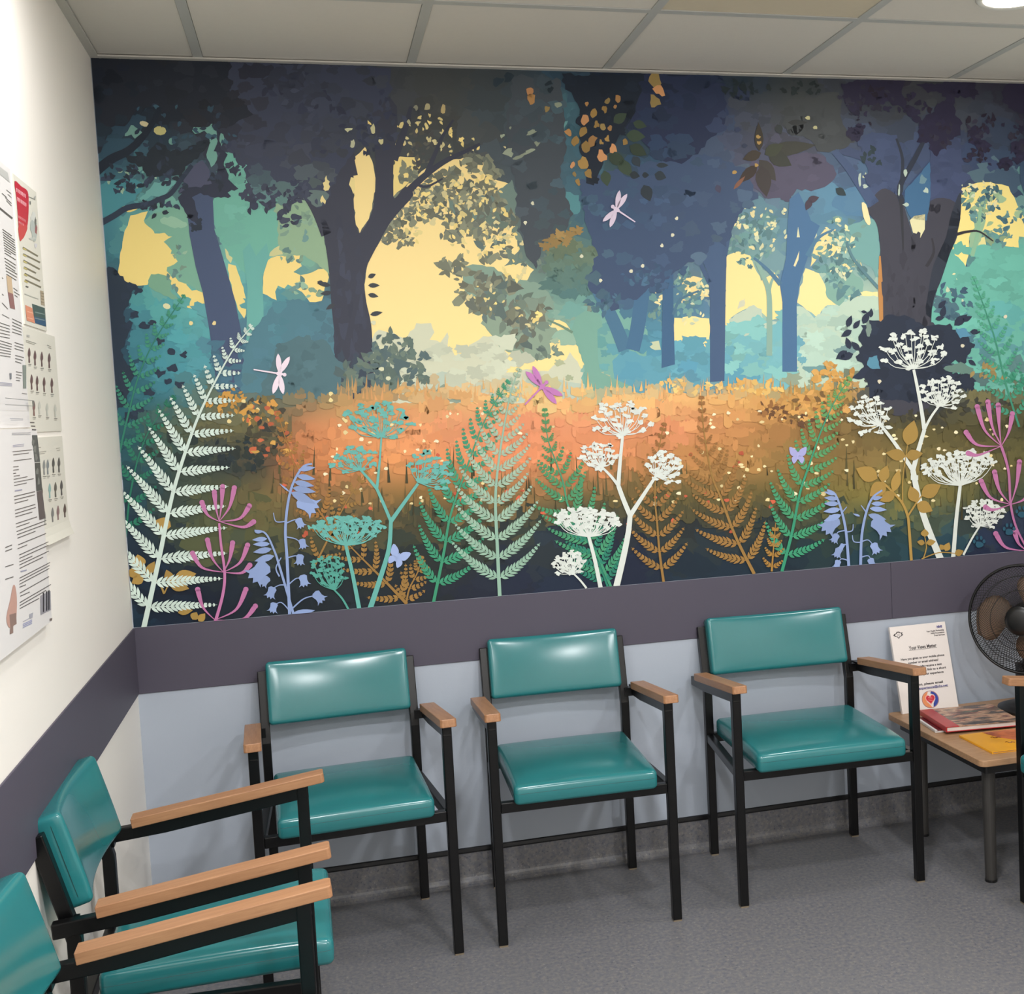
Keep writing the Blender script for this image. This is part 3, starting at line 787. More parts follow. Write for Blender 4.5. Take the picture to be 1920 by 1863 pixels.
# ---- base sheet: graded colour, one mesh
nx, nz = 190, 110
vs, fs, cs = [], [], []
def wall_to_px(x, z):
    v = R3.T @ (np.array((x, 0, z)) - CAM_C); return CAM_PX + CAM_F * v[0] / -v[2], CAM_PY - CAM_F * v[1] / -v[2]
for j in range(nz + 1):
    for i in range(nx + 1):
        x = MX0 + (MX1 - MX0) * i / nx; z = MZ0 + (MZ1 - MZ0) * j / nz
        vs.append((x, -Print.depth, z)); cs.append(lin(field(*wall_to_px(x, z))) + (1.0,))
for j in range(nz):
    for i in range(nx):
        a = j * (nx + 1) + i; fs.append((a, a + 1, a + nx + 2, a + nx + 1))
# closed film: the sheet has a thin body behind the printed face
me = bpy.data.meshes.new('printed_sheet'); me.from_pydata(vs, [], fs)
at = me.color_attributes.new('Col', 'FLOAT_COLOR', 'POINT'); at.data.foreach_set('color', np.array(cs, dtype=np.float32).ravel())
link_mesh('printed_sheet', me, MAT['mural'], mural)
bmx = box((MX0, -Print.depth + .0001, MZ0), (MX1, 0, MZ1)); obj('backing_film', bmx, MAT['paper'], mural)
Print.depth += .0001

# ---- painterly blotches of the same colours
P = Print(); items = []
for _ in range(1500):                                   # foliage and mist
    x, y = rng.uniform(165, 2010), rng.uniform(95, 760); items.append((x, y, 'f'))
for _ in range(420):                                    # undergrowth
    x, y = rng.uniform(230, 2010), rng.uniform(960, 1180); items.append((x, y, 'u'))
rng.shuffle(items)
for i, (x, y, k) in enumerate(items):
    kk = .00007 * i / len(items) + 1e-7
    if k == 'f':
        s = rng.uniform(9, 34) if y < 420 else rng.uniform(8, 26)
        c = vary(field(x + rng.gauss(0, 16), y + rng.gauss(0, 16)), .07 if y < 420 else .04)
        P.poly(lobed(x, y, s * rng.uniform(.7, 1.4), s * rng.uniform(.6, 1.1), rough=.25), c, kk)
    else:
        s = rng.uniform(12, 42)
        P.poly(lobed(x, y, s, s * rng.uniform(.5, 1), rough=.3), vary(field(x + rng.gauss(0, 25), y + rng.gauss(0, 18)), .1), kk)
P.build('painted_blotches', 'soft painted blotches of foliage, mist and meadow grass', thick=.00009, kind='stuff')

# ---- pale sky seen between the trees
YEL, YEL2, PALE = (243, 219, 140), (250, 224, 154), (206, 204, 152)
P = Print()
for pts, c in ((cA([(735,1215),(830,1187),(810,1240),(850,1270),(870,1310),(960,1310),(975,1340),(920,1360),(970,1410),(960,1430),(1050,1440),(1000,1475),(950,1500),(960,1550),(1050,1570),(1050,1600),(1080,1630),(1140,1640),(1165,1750),(1050,1730),(1040,1690),(960,1600),(940,1560),(850,1540),(830,1600),(760,1610),(690,1580),(665,1560),(680,1420),(705,1300)]), (240,216,134)),
               (cA([(1285,1480),(1325,1495),(1350,1560),(1390,1700),(1375,1790),(1335,1740),(1310,1640),(1285,1540)]), (240,216,136)),
               (cA([(1265,1395),(1290,1400),(1305,1450),(1300,1480),(1275,1450)]), (206,206,150)),
               (cA([(1345,1385),(1375,1375),(1395,1400),(1385,1510),(1368,1480),(1345,1420)]), (226,214,146)),
               (cA([(1480,1510),(1500,1465),(1560,1440),(1690,1435),(1680,1470),(1700,1500),(1650,1530),(1690,1545),(1740,1535),(1790,1510),(1840,1510),(1850,1560),(1830,1620),(1810,1690),(1740,1700),(1700,1640),(1620,1600),(1600,1620),(1560,1605),(1550,1640),(1555,1690),(1480,1650)]), (244,218,138)),
               (cA([(1515,1440),(1520,1410),(1580,1375),(1600,1400),(1650,1395),(1660,1420),(1600,1435)]), (206,204,148)),
               # central glade
               ([(682,660),(683,530),(690,490),(716,448),(735,425),(728,400),(742,385),(765,345),(790,320),(835,300),(880,296),(905,305),(915,330),(955,345),(962,380),(945,410),(968,425),(972,470),(945,500),(985,492),(1000,505),(985,530),(990,560),(1035,590),(1060,606),(1090,640),(1105,700),(1090,725),(690,720)], YEL2),
               (cB([(290,1105),(292,905),(330,880),(440,890),(445,940),(400,1010)]), YEL), 
               (cB([(65,930),(80,880),(130,830),(150,850),(185,930),(195,1010),(185,1120),(155,1230),(105,1312),(80,1260),(70,1130)]), YEL2),
               # right of centre, between the blue trunks
               (cC([(245,1440),(310,1415),(380,1440),(440,1580),(520,1530),(550,1600),(560,1690),(560,1790),(490,1800),(400,1722),(330,1752),(262,1790),(238,1860)]), YEL2),
               (cC([(690,1510),(760,1535),(800,1600),(810,1650),(860,1700),(1000,1640),(1095,1640),(1100,1690),(940,1665),(860,1720),(800,1720),(760,1790),(700,1740),(640,1700)]), (250,224,158)),
               (cC([(750,1340),(800,1292),(862,1290),(835,1370),(890,1392),(880,1480),(960,1490),(935,1400),(1000,1440),(1010,1500),(900,1500),(850,1440),(760,1450),(720,1500),(735,1400)]), (238,216,150)),
               (cC([(0,1565),(60,1555),(130,1570),(120,1620),(150,1670),(60,1660),(30,1690),(0,1690)]), (236,214,150)), (cC([(0,1785),(70,1780),(150,1790),(150,1870),(0,1870)]), YEL2),
               (cC([(145,1400),(160,1395),(172,1590),(150,1560),(135,1480)]), (246,222,150)), (cC([(210,1380),(228,1375),(222,1440),(206,1440)]), (240,222,160)),
               (c6([(895,-10),(1120,-10),(1120,190),(1040,150),(960,140),(895,180)]), YEL2), (c6([(1215,-10),(1300,-10),(1270,60),(1215,100)]), YEL2),
               (c6([(425,140),(460,120),(490,140),(470,170),(475,240),(410,245)]), (246,222,150)), (c6([(405,50),(440,80),(480,50),(470,110),(405,120)]), (226,214,160)),
               (c6([(720,140),(800,130),(810,190),(770,195),(730,170)]), (196,204,170)),
               # far right
               (cC([(1565,1060),(1620,1040),(1690,1020),(1760,1030),(1830,1050),(1860,1110),(1930,1240),(1925,1330),(1890,1330),(1890,1390),(1800,1380),(1790,1330),(1700,1290),(1650,1330),(1610,1340),(1610,1440),(1590,1500),(1550,1480),(1510,1420),(1545,1320),(1560,1200)]), (242,222,140)),
               (cC([(1640,1340),(1700,1330),(1705,1400),(1660,1470),(1640,1420)]), (226,216,150))):
    P.poly(rag(pts, 1.6, 9), c, 0); P.build('printed_sky_patch', thick=5e-6); P = Print()
for x, y, a, b, r_, c in ((812,697,28,15,.3,(214,204,164)),(900,735,36,26,.1,(196,190,128)),(745,1178,36,11,-.35,(238,214,130)),(693,1132,14,34,0,(196,196,130)),(560,1102,16,18,0,(180,190,120)),(1818,985,24,32,.3,(230,210,140)),(1810,1078,20,36,.2,(236,216,150)),(772,490,16,22,.6,(176,180,150)),(965,795,17,20,0,(112,160,150)),(1655,1737,16,16,0,(214,210,160)),(1790,1752,22,20,.4,(204,206,160)),(1072,1820,16,14,0,(206,214,170)),(1205,1820,10,10,0,(214,220,190)),(938,1722,22,16,.3,(220,216,170)),(1550,655,14,18,.3,(170,150,90)),(1522,615,8,10,0,(196,170,90)),(1528,428,12,7,0,(150,150,150)),(1440,985,14,24,-.5,(170,176,160))):
    P.poly(cA(ellipse(x, y, a, b, r_, 9)), c)
P.build('printed_sky_chink', 'small bright leaves and chinks in the left trees', kind='stuff')

# ---- mist and distant foliage
class Each(Print):
    def poly(self, *a):
        q = Print(); q.poly(*a); q.build('printed_mist_patch', thick=4e-6)
P = Each()
P.poly(rag(c5([(290,480),(300,110),(340,60),(420,70),(500,110),(530,70),(560,20),(640,20),(665,70),(640,110),(700,130),(740,70),(745,150),(800,230),(860,190),(870,150),(950,100),(1040,90),(1090,200),(1085,310),(1200,290),(1330,300),(1380,250),(1430,230),(1450,190),(1500,240),(1530,300),(1560,440),(1300,480)]), 2.5, 8), (206,208,182))
P.poly(rag(c5([(560,470),(600,370),(680,310),(730,300),(850,310),(840,345),(800,390),(900,420),(1000,380),(1150,390),(1210,330),(1330,330),(1540,380),(1560,480)]), 2.5, 8), (184,198,182), 5e-6)
P.poly(rag(c5([(640,480),(680,400),(720,370),(745,380),(740,430),(800,450),(840,440),(850,480)]), 2, 6), (140,156,140), 1e-5)
P.poly(rag(cC([(262,1800),(330,1750),(400,1715),(440,1740),(450,1800),(560,1820),(560,2150),(240,2150)]), 2, 7), (190,204,184))
P.poly(rag(cC([(640,1720),(700,1740),(740,1790),(800,1740),(900,1700),(1000,1660),(1100,1670),(1110,2180),(640,2180)]), 2, 7), (186,206,186))
P.poly(rag(cC([(320,1700),(350,1675),(345,1720),(310,1740)]), 1.5, 4), (206,206,180), 5e-6)
for pts, c in ((cA([(1550,1150),(1700,1120),(1790,1160),(1812,1250),(1840,1420),(1855,1540),(1800,1500),(1690,1430),(1600,1440),(1560,1350),(1545,1250)]), (146,176,144)),
               (cA([(810,1240),(900,1190),(1000,1160),(1058,1200),(1068,1340),(1110,1500),(1140,1640),(1060,1600),(960,1550),(940,1500),(1000,1470),(960,1400),(930,1360),(970,1330),(870,1300)]), (122,172,150)),
               (cA([(850,1545),(930,1555),(970,1580),(960,1640),(1040,1700),(980,1690),(900,1650),(830,1610)]), (120,166,140)),
               (cA([(900,1230),(960,1220),(1050,1250),(1040,1280),(960,1275),(910,1260)]), (148,190,164)),
               (cA([(1500,2200),(1480,1900),(1545,1800),(1560,1780),(1640,1760),(1700,1740),(1780,1770),(1860,1760),(1900,2200)]), (80,120,136)),
               (cA([(1240,905),(1270,850),(1330,870),(1360,900),(1410,900),(1370,950),(1385,1060),(1410,1120),(1450,1170),(1500,1190),(1550,1200),(1560,1380),(1480,1460),(1470,1580),(1400,1560),(1300,1450),(1210,1290),(1200,1120),(1235,1000)]), (112,178,160)),
               (cA([(1090,720),(1180,710),(1185,685),(1215,700),(1225,780),(1215,850),(1220,900),(1190,940),(1165,870),(1185,790),(1150,740),(1100,750)]), (116,168,156)), (cA([(1245,710),(1280,760),(1260,800),(1240,830)]), (116,168,156)),
               (cA([(720,740),(740,700),(760,720),(800,745),(760,780),(740,760),(700,765)]), (116,160,150)), (cA([(760,960),(800,905),(815,950),(780,970)]), (110,160,152)),
               (cA([(790,1120),(870,1030),(990,1015),(960,1060),(920,1100),(850,1100),(810,1130)]), (108,168,164)), (cA([(960,870),(995,885),(985,935),(960,930)]), (112,160,156)),
               (cA([(560,1040),(700,1000),(800,1030),(760,1120),(640,1190),(570,1220)]), (74,140,150)),
               (cB([(1160,700),(1270,680),(1250,730),(1190,820),(1165,780)]), (100,150,150)), (cB([(1200,1080),(1330,1100),(1340,1190),(1260,1210),(1210,1160)]), (86,140,146)),
               (cB([(1480,1700),(1600,1680),(1680,1760),(1690,1900),(1350,1900),(1300,1800)]), (116,172,162)),
               (cB([(690,1500),(840,1500),(960,1560),(1120,1600),(1200,1700),(1180,1830),(1000,1760),(900,1840),(830,1860),(790,1740),(700,1640)]), (132,158,142)),
               (cB([(600,1120),(860,1090),(960,1010),(990,1200),(900,1250),(760,1290),(650,1230)]), (110,132,124)),
               (c5([(960,-20),(970,60),(1020,110),(1060,170),(1130,190),(1130,230),(1170,205),(1290,238),(1340,190),(1340,140),(1395,90),(1370,50),(1330,30),(1320,-20)]), (140,160,140)),
               (c6([(240,60),(270,0),(700,-30),(700,320),(640,420),(330,440),(322,280),(280,170)]), (122,172,160)),
               (c6([(500,260),(600,190),(700,230),(820,220),(900,180),(960,140),(1040,150),(1120,200),(1130,440),(820,460),(560,440)]), (98,158,176)),
               (c6([(1210,280),(1290,120),(1400,90),(1500,40),(1640,10),(1640,420),(1440,440),(1215,400)]), (120,180,186)), (c6([(1215,290),(1300,190),(1400,210),(1440,300),(1420,420),(1215,420)]), (96,158,178)),
               (cC([(1100,1240),(960,1260),(880,1300),(830,1370),(920,1380),(960,1460),(1060,1500),(1100,1560)]), (116,162,158)), (cC([(800,1600),(830,1480),(900,1510),(1000,1560),(1010,1640),(930,1660),(880,1720),(820,1680)]), (130,170,156)),
               (cC([(1660,1160),(1700,1150),(1690,1300),(1630,1440),(1610,1340),(1640,1280)]), (150,184,150)), (cC([(1500,1400),(1600,1510),(1640,1460),(1800,1390),(1900,1400),(2200,1400),(2200,2150),(1390,2200),(1440,1600)]), (106,176,160))):
    P.poly(rag(smooth(pts, 2), 2.2, 6), c, rng.uniform(1e-7, 2.5e-5))

# ---- leaf clusters that break up the sky and edge the canopy
def leaves(P, cx, cy, rx, ry, n, size, cols, sd=.1, kk=4e-5, hollow=0.0):
    for _ in range(n):
        a = rng.uniform(0, 6.283); q = math.sqrt(rng.uniform(hollow, 1))
        x, y = cx + rx * q * math.cos(a), cy + ry * q * math.sin(a)
        s = size * rng.uniform(.6, 1.4); c = vary(rng.choice(cols), sd)
        m = rng.random()
        if m < .45: pts = leaf(x, y, s * 1.5, s * .75, rng.uniform(0, 6.28), 4, rng.uniform(-.15, .15))
        else: pts = lobed(x, y, s * .8, s * .55, n=9, rough=.45, rot=rng.uniform(0, 3))
        P.poly(pts, c, rng.uniform(0, kk))
P = Print()
GG = [(112,114,98), (122,126,108), (104,110,100), (134,138,116)]
GR = [(96,112,108), (110,128,116), (118,134,120)]
for cx, cy, rx, ry, n, s in ((800,335,55,28,36,10),(830,375,62,34,64,11),(890,330,50,35,44,12),(900,390,52,48,74,13),(930,440,44,50,60,13),(860,432,40,26,22,12),(850,505,28,22,18,13),(890,545,34,32,34,13),(935,560,50,42,58,15),(985,600,42,44,46,15),(770,400,30,30,26,9),(745,420,34,22,24,10),(750,452,30,14,18,9)):
    leaves(P, cx, cy, rx, ry, n, s, GG if cx < 920 else GR + GG)
for cx, cy, rx, ry, n, s in ((780,260,44,36,18,7),(800,290,36,26,14,7),(760,300,26,30,10,7)): leaves(P, cx, cy, rx, ry, n, s, [(86,86,78), (74,74,74)])
for cx, cy, rx, ry, n, s in ((1020,660,28,10,12,9),(1080,590,34,18,16,8),(1010,490,40,18,16,8)): leaves(P, cx, cy, rx, ry, n, s, GR)
for cx, cy, rx, ry, n, s in ((560,420,36,30,22,8),(545,480,30,14,10,8),(575,545,40,12,14,9),(330,500,18,40,14,8)): leaves(P, cx, cy, rx, ry, n, s, [(118,146,130), (138,170,146), (104,140,136)])
for cx, cy, rx, ry, n, s in ((1385,440,34,40,44,9),(1430,425,30,26,26,9),(1410,480,36,22,18,8),(1560,480,38,48,50,9),(1590,520,30,40,36,10),(1580,430,34,22,20,9),(1300,530,34,22,26,9),(1290,575,24,26,20,9),(1210,545,28,30,20,8),(1235,590,16,24,12,8)): leaves(P, cx, cy, rx, ry, n, s, [(88,124,128), (106,146,144), (124,160,150), (98,134,138)])
for cx, cy, rx, ry, n, s in ((1840,370,40,24,46,9),(1850,400,34,18,26,8),(1870,440,26,18,18,8),(1900,410,24,26,12,8)): leaves(P, cx, cy, rx, ry, n, s, [(70,104,116), (100,140,140), (150,176,140)])
P.build('printed_leaf_cluster', 'grey green leaf clusters against the sky', thick=.00006, kind='stuff')
# bright chinks of sky through the leaves
P = Print()
for cx, cy, rx, ry, n, s in ((790,250,60,40,26,6),(700,215,50,40,8,5),(860,270,40,30,12,6),(830,380,60,40,46,7),(900,430,60,60,46,7),(880,350,60,30,34,6),(960,480,30,50,18,7),(930,560,60,30,14,6),(960,290,40,20,8,5),(1000,590,30,20,8,6),(770,440,30,20,12,6)): leaves(P, cx, cy, rx, ry, n, s, [YEL, (226,208,142), (214,202,150)], .04)
for cx, cy, rx, ry, n, s in ((1400,410,60,24,24,6),(1440,450,40,30,14,6),(1540,430,50,30,20,6),(1580,480,40,40,22,6),(1300,540,40,30,16,6),(1220,560,26,34,16,6),(1300,600,20,14,6,6),(1480,420,20,30,6,5),(1630,340,14,14,4,6),(1830,350,40,14,14,6),(1850,385,30,16,10,5),(1800,540,24,30,5,6),(1730,360,20,8,5,5)): leaves(P, cx, cy, rx, ry, n, s, [(236,222,166), (222,216,168), (200,208,176)], .04)
for cx, cy, rx, ry, n, s in ((250,345,60,30,10,5),(590,300,60,30,6,4),(470,310,30,20,4,4),(560,640,50,20,6,4)): leaves(P, cx, cy, rx, ry, n, s, [(112,164,156), (150,180,156)], .05)
P.build('printed_sky_chink', 'small bright chinks of sky between leaves', thick=.00006, kind='stuff')
# ---- soft blotches over the mist so the distance stays painterly
def inside(p, poly):
    c = False
    for (x1, y1), (x2, y2) in zip(poly, poly[1:] + poly[:1]):
        if (y1 > p[1]) != (y2 > p[1]) and p[0] < (x2 - x1) * (p[1] - y1) / (y2 - y1) + x1: c = not c
    return c
P = Print()
for _ in range(330):
    x, y = rng.uniform(215, 2000), rng.uniform(560, 745)
    if 690 < x < 1040 and y < 660: continue
    if x < 1040 and 640 < x and y < 700: continue
    if 1240 < x < 1660 and y < 640: continue
    s = rng.uniform(6, 20)
    P.poly(lobed(x, y, s * 1.2, s * .8, rough=.3), vary(field(x + rng.gauss(0, 10), y + rng.gauss(0, 8)), .05), rng.uniform(1e-6, 4e-5))
for x0, x1, y0, y1, n, c in ((1790, 2000, 450, 720, 60, (106,176,160)), (1500, 1640, 575, 700, 40, (176,202,186)), (1365, 1480, 590, 700, 30, (130,186,182)), (700, 1000, 640, 735, 40, (198,203,180)), (1240, 1340, 645, 730, 20, (100,160,176)), (410, 470, 300, 460, 14, (112,176,160))):
    for _ in range(n):
        s = rng.uniform(7, 18); P.poly(lobed(rng.uniform(x0, x1), rng.uniform(y0, y1), s * 1.3, s * .8, rough=.35), vary(c, .07), rng.uniform(1e-6, 4e-5))
P.build('painted_blotches', 'soft painted blotches in the distant trees', thick=.00005, kind='stuff')

def paint(P, pts, c, ragged=2.0, step=7, dabs=0, size=14, spread=.1, fieldmix=.0):
    """flat mass with leafy rim and a few tonal patches inside"""
    P.poly(rag(pts, ragged, step) if ragged else pts, c)
    xs_, ys_ = [p[0] for p in pts], [p[1] for p in pts]
    k = 0
    while k < dabs:
        x, y = rng.uniform(min(xs_), max(xs_)), rng.uniform(min(ys_), max(ys_)); k += 1
        if inside((x, y), pts):
            f = field(x, y); cc = tuple(a * (1 - fieldmix) + b * fieldmix for a, b in zip(c, f))
            s = size * rng.uniform(.5, 1.3); P.poly(lobed(x, y, s, s * .75, n=14, rough=.3), vary(cc, spread))

# ---- canopies behind the trunks
P = Print()
paint(P, [(960,140),(1050,150),(1062,260),(1050,330),(1072,400),(1062,432),(1022,450),(1004,505),(985,470),(975,420),(963,330),(948,250)], (70,78,86), 4, 8, 46, 16, .1, .5)
paint(P, cC([(260,960),(400,930),(560,880),(760,860),(850,930),(860,1000),(800,1060),(720,1080),(640,1060),(600,1110),(480,1120),(360,1040)]), (84,80,100), 3, 7, 24, 14, .06)
paint(P, cC([(600,560),(880,520),(900,700),(960,780),(900,850),(760,850),(720,780),(560,700)]), (70,74,76), 4, 8, 30, 14, .07)
P.build('printed_canopy', 'blue and grey canopies behind the middle trees')
P = Print()
for i in range(46):
    a = rng.uniform(0, 6.28); q = math.sqrt(rng.random()); x, y = 1080 + 58 * q * math.cos(a), 500 + 54 * q * math.sin(a)
    t = min(1, max(0, (y - 440) / 110)); c = tuple(u * (1 - t) + v * t for u, v in zip((112,122,92), (84,122,122)))
    P.poly(lobed(x, y, rng.uniform(12, 22), rng.uniform(10, 18), rough=.4), vary(c, .06))
for x, y in ((1022,462),(1034,448),(1050,440),(1068,440),(1082,432),(1040,455),(1060,452)): P.poly(lobed(x, y, 11, 8, rough=.5), vary((156,128,78), .08))
P.build('printed_bush', 'rounded olive green crown touched with gold', kind='stuff')

# ---- trees: trunks and limbs, one part each
def tree(label, parts):
    P = Print()
    for kind, *a in parts:
        if kind == 'poly': P.poly(smooth(a[0], 3) if len(a) > 2 and a[2] else a[0], a[1])
        elif kind == 'stroke': strip_polys(P, a[0], a[1], a[2], a[3])
        elif kind == 'dabs':
            for _ in range(a[4]):
                x, y = rng.uniform(a[0], a[1]), rng.uniform(a[2], a[3])
                P.poly(lobed(x, y, rng.uniform(*a[6]), rng.uniform(*a[7]), n=12, rough=.35), vary(a[5], .06))
    return P.build('printed_tree', label)
tree('pale green slender tree in the distance', [('stroke', cC([(415,1470),(455,1560),(482,1640),(488,1760),(486,2000)]), 8, 11, (140,172,158)), ('stroke', cC([(540,1520),(500,1580),(484,1650)]), 4, 6, (140,172,158))])
tree('faint teal tree in the left distance', [('poly', [(455,470),(468,455),(480,480),(500,455),(505,480),(492,520),(496,640),(462,640),(464,540)], (106,172,164))])
tree('faint pale trunk in the right distance', [('stroke', [(1838,390),(1832,440),(1822,480)], 6, 8, (140,182,150))])
tree('grey green leaning tree left of the blue trunks', [('poly', c6([(240,60),(270,-20),(330,-60),(420,-40),(440,40),(405,60),(410,250),(425,330),(640,430),(330,440),(322,280),(285,170)]), (122,168,152)), ('stroke', cB([(1160,1800),(1230,1830),(1300,1870)]), 3, 5, (110,140,120))])
tree('blue tree with forked trunk left of the middle', [('stroke', [(1118,540),(1142,585),(1158,620),(1172,656)], 22, 26, (76,116,144)), ('stroke', [(1204,540),(1200,580),(1194,620),(1186,656)], 28, 26, (72,110,142))])
tree('straight blue trunk in the middle distance', [('poly', [(1241,470),(1262,470),(1262,560),(1265,683),(1240,690),(1242,560)], (66,100,134)), ('stroke', [(1262,590),(1275,562),(1310,545)], 6, 3, (80,116,138))])
tree('slim blue trunk beside the bright opening', [('poly', [(1300,400),(1330,420),(1352,440),(1362,478),(1360,560),(1358,714),(1331,716),(1331,560),(1326,510),(1308,470),(1296,430)], (72,94,126)), ('stroke', [(1330,530),(1312,490),(1296,440),(1290,400)], 9, 5, (70,92,124)), ('stroke', [(1358,480),(1368,430),(1375,400)], 10, 5, (70,92,124))])
tree('blue forked tree right of the bright opening', [('poly', cC([(560,2090),(560,1700),(545,1600),(580,1450),(590,1240),(600,1120),(650,1080),(690,1160),(720,1240),(770,1270),(740,1340),(690,1480),(655,1600),(640,1720),(642,2090)]), (76,112,148)), ('stroke', cC([(550,1600),(480,1520),(400,1450)]), 9, 4, (84,120,146)), ('stroke', cC([(700,1440),(760,1340),(850,1290)]), 9, 3, (84,124,150)), ('poly', cC([(622,1495),(655,1410),(650,1460),(632,1500)]), (230,220,170)), ('poly', cC([(640,1335),(648,1275),(658,1335)]), (216,216,176))])
P = Print()
paint(P, [(1085,340),(1140,320),(1240,300),(1330,290),(1400,320),(1420,370),(1395,390),(1378,420),(1362,462),(1340,452),(1318,482),(1270,505),(1242,532),(1215,540),(1200,552),(1180,570),(1145,584),(1122,560),(1100,535),(1118,480),(1100,420)], (64,82,112), 4, 7, 100, 13, .09, .45)
leaves(P, 1230, 520, 60, 24, 26, 9, [(66,92,122), (72,104,130)]); leaves(P, 1140, 570, 34, 20, 18, 9, [(72,104,126), (84,118,130)])
P.build('printed_canopy', 'slate blue canopy over the slender trunks', thick=.00004)
tree('slate blue leaning tree at the left', [('poly', [(352,330),(380,310),(398,330),(399,370),(402,430),(423,500),(440,560),(452,620),(466,735),(408,735),(393,620),(380,547),(367,500),(356,443),(351,395)], (70,84,114)), ('dabs', 395, 455, 640, 735, 16, (70,110,130), (6,14), (6,14))])
P = Print()
paint(P, [(452,735),(458,660),(476,612),(498,588),(524,566),(560,562),(590,578),(616,560),(632,600),(640,745)], (80,124,138), 4, 7, 46, 13, .06, .5)
P.build('printed_bush', 'blue green bush left of the dark tree')
# the big dark tree left of the glade
P = Print()
DK = (58,61,75)
P.poly(smooth([(600,330),(596,380),(604,425),(612,470),(618,520),(622,580),(630,660),(628,745),(697,745),(699,680),(697,620),(693,593),(687,567),(683,530),(686,505),(694,486),(712,452),(730,420),(750,395),(775,365),(760,350),(740,372),(737,350),(738,300),(744,200),(700,180),(704,300),(702,374),(692,410),(675,437),(667,420),(663,376),(662,310),(666,293),(640,260),(600,280)], 3), DK)
for pts, a, b in (([(612,440),(590,390),(560,350),(520,320),(480,305)], 20, 6), ([(725,410),(755,370),(790,335),(830,305),(870,285),(900,270)], 17, 5), ([(800,325),(815,290),(830,255),(850,225)], 10, 4), ([(738,300),(760,240),(770,200)], 16, 6), ([(620,330),(590,300),(560,290)], 16, 6), ([(660,330),(650,270),(640,230)], 22, 10), ([(780,345),(800,350),(830,335)], 6, 3)):
    strip_polys(P, pts, a, b, DK)
for _ in range(34):
    y = rng.uniform(420, 720); x = rng.uniform(628, 684); P.poly(lobed(x, y, rng.uniform(4, 9), rng.uniform(8, 24), n=10, rough=.4), vary((60,64,80), .09))
P.poly(rag([(628,690),(640,650),(652,700),(668,660),(690,690),(700,740),(628,745)], 3, 5), (58,70,84))
for x, y, a, L in ((690,535,0,22),(690,552,.2,20),(690,520,-.4,16),(694,590,-.2,24),(620,535,3.3,26),(622,548,3,22),(606,532,3.5,12),(628,570,2.6,20)): P.poly(leaf(x, y, L, 9, a), (60,64,70))
P.build('printed_tree', 'large dark forked tree beside the bright glade')
# canopy of that tree
P = Print()
paint(P, cA([(1230,690),(1290,740),(1300,860),(1380,930),(1385,1060),(1412,1120),(1420,1170),(1445,1130),(1475,1150),(1500,1195),(1540,1160),(1545,1095),(1590,1130),(1600,1180),(1640,1190),(1660,1130),(1680,1105),(1760,1140),(1800,1180),(1830,1150),(1900,1000),(1960,900),(2060,700),(2200,500),(2200,380),(1300,350)]), (60,66,86), 4, 8, 130, 18, .09, .7)
for cx, cy, rx, ry, n, s in ((500,370,50,26,30,9),(440,300,26,40,20,9),(570,355,36,26,22,9),(540,410,20,16,10,9),(700,230,60,60,30,10),(600,240,60,60,24,12),(690,250,30,20,8,8),(560,170,70,40,26,12)): leaves(P, cx, cy, rx, ry, n, s, [(56,62,80), (64,70,88), (50,56,76)])
for x, y, a, b, c in ((662,345,5,14,(240,220,150)),(652,244,8,3,(200,200,160)),(612,340,4,8,(226,210,150)),(660,268,4,9,(190,192,160)),(700,240,4,12,(200,196,150)),(714,265,5,5,(206,200,150)),(780,202,4,5,(140,140,120)),(800,200,6,7,(176,168,130)),(830,206,5,8,(190,170,120)),(766,229,4,4,(180,176,140)),(610,350,6,8,(232,214,150)),(605,376,5,9,(232,214,150))): P.poly(lobed(x, y, a, b, n=8, rough=.5), c)
P.build('printed_canopy', 'slate coloured canopy of the large dark tree', thick=.00004)
# left edge: dark boughs and leaves
P = Print()
paint(P, cA([(480,320),(1280,340),(1300,520),(1420,640),(1300,720),(1180,690),(1100,620),(1020,600),(940,640),(860,600),(760,640),(700,700),(620,720),(540,900),(500,700)]), (36,42,54), 4, 9, 60, 16, .16, .5)
paint(P, cA([(700,880),(780,870),(820,890),(850,830),(900,800),(960,850),(1060,840),(1150,780),(1180,800),(1120,880),(1060,920),(1020,990),(960,980),(900,1000),(830,990),(800,940),(740,920)]), (34,44,54), 3, 6, 12, 8, .1)
paint(P, cA([(1000,1110),(1050,1040),(1140,1040),(1210,1000),(1240,860),(1200,850),(1225,790),(1240,840),(1280,870),(1260,930),(1300,1030),(1340,1060),(1280,1085),(1300,1110),(1210,1110),(1130,1090),(1080,1110),(1110,1200),(1120,1270),(1080,1240),(1040,1190)]), (46,52,70), 2.5, 6, 6, 8, .08)
P.poly(rag(cA([(1010,1090),(1040,990),(1080,940),(1140,905),(1180,960),(1190,1030),(1130,1050),(1060,1060)]), 2, 6), (78,82,106))
strip_polys(P, cA([(500,1000),(620,900),(720,850),(800,775),(860,690),(900,600)]), 20, 8, (30,40,54))
strip_polys(P, cA([(550,1265),(640,1215),(720,1168),(830,1150),(900,1120),(960,1090),(1020,1010),(1080,930)]), 12, 8, (44,56,74))
for cx, cy, rx, ry, n, s in ((245,330,50,26,22,8),(300,385,34,16,22,7),(235,350,20,16,10,8),(330,340,30,20,16,8),(290,310,40,30,16,9),(400,345,22,16,12,8),(370,420,14,14,8,8)): leaves(P, cx, cy, rx, ry, n, s, [(40,50,64), (36,46,58), (52,64,84)])
leaves(P, 330, 240, 110, 50, 34, 8, [(52,80,98), (60,92,108), (44,58,76)], .08)
P.build('printed_canopy', 'dark boughs and leaves in the top left corner', thick=.00004)
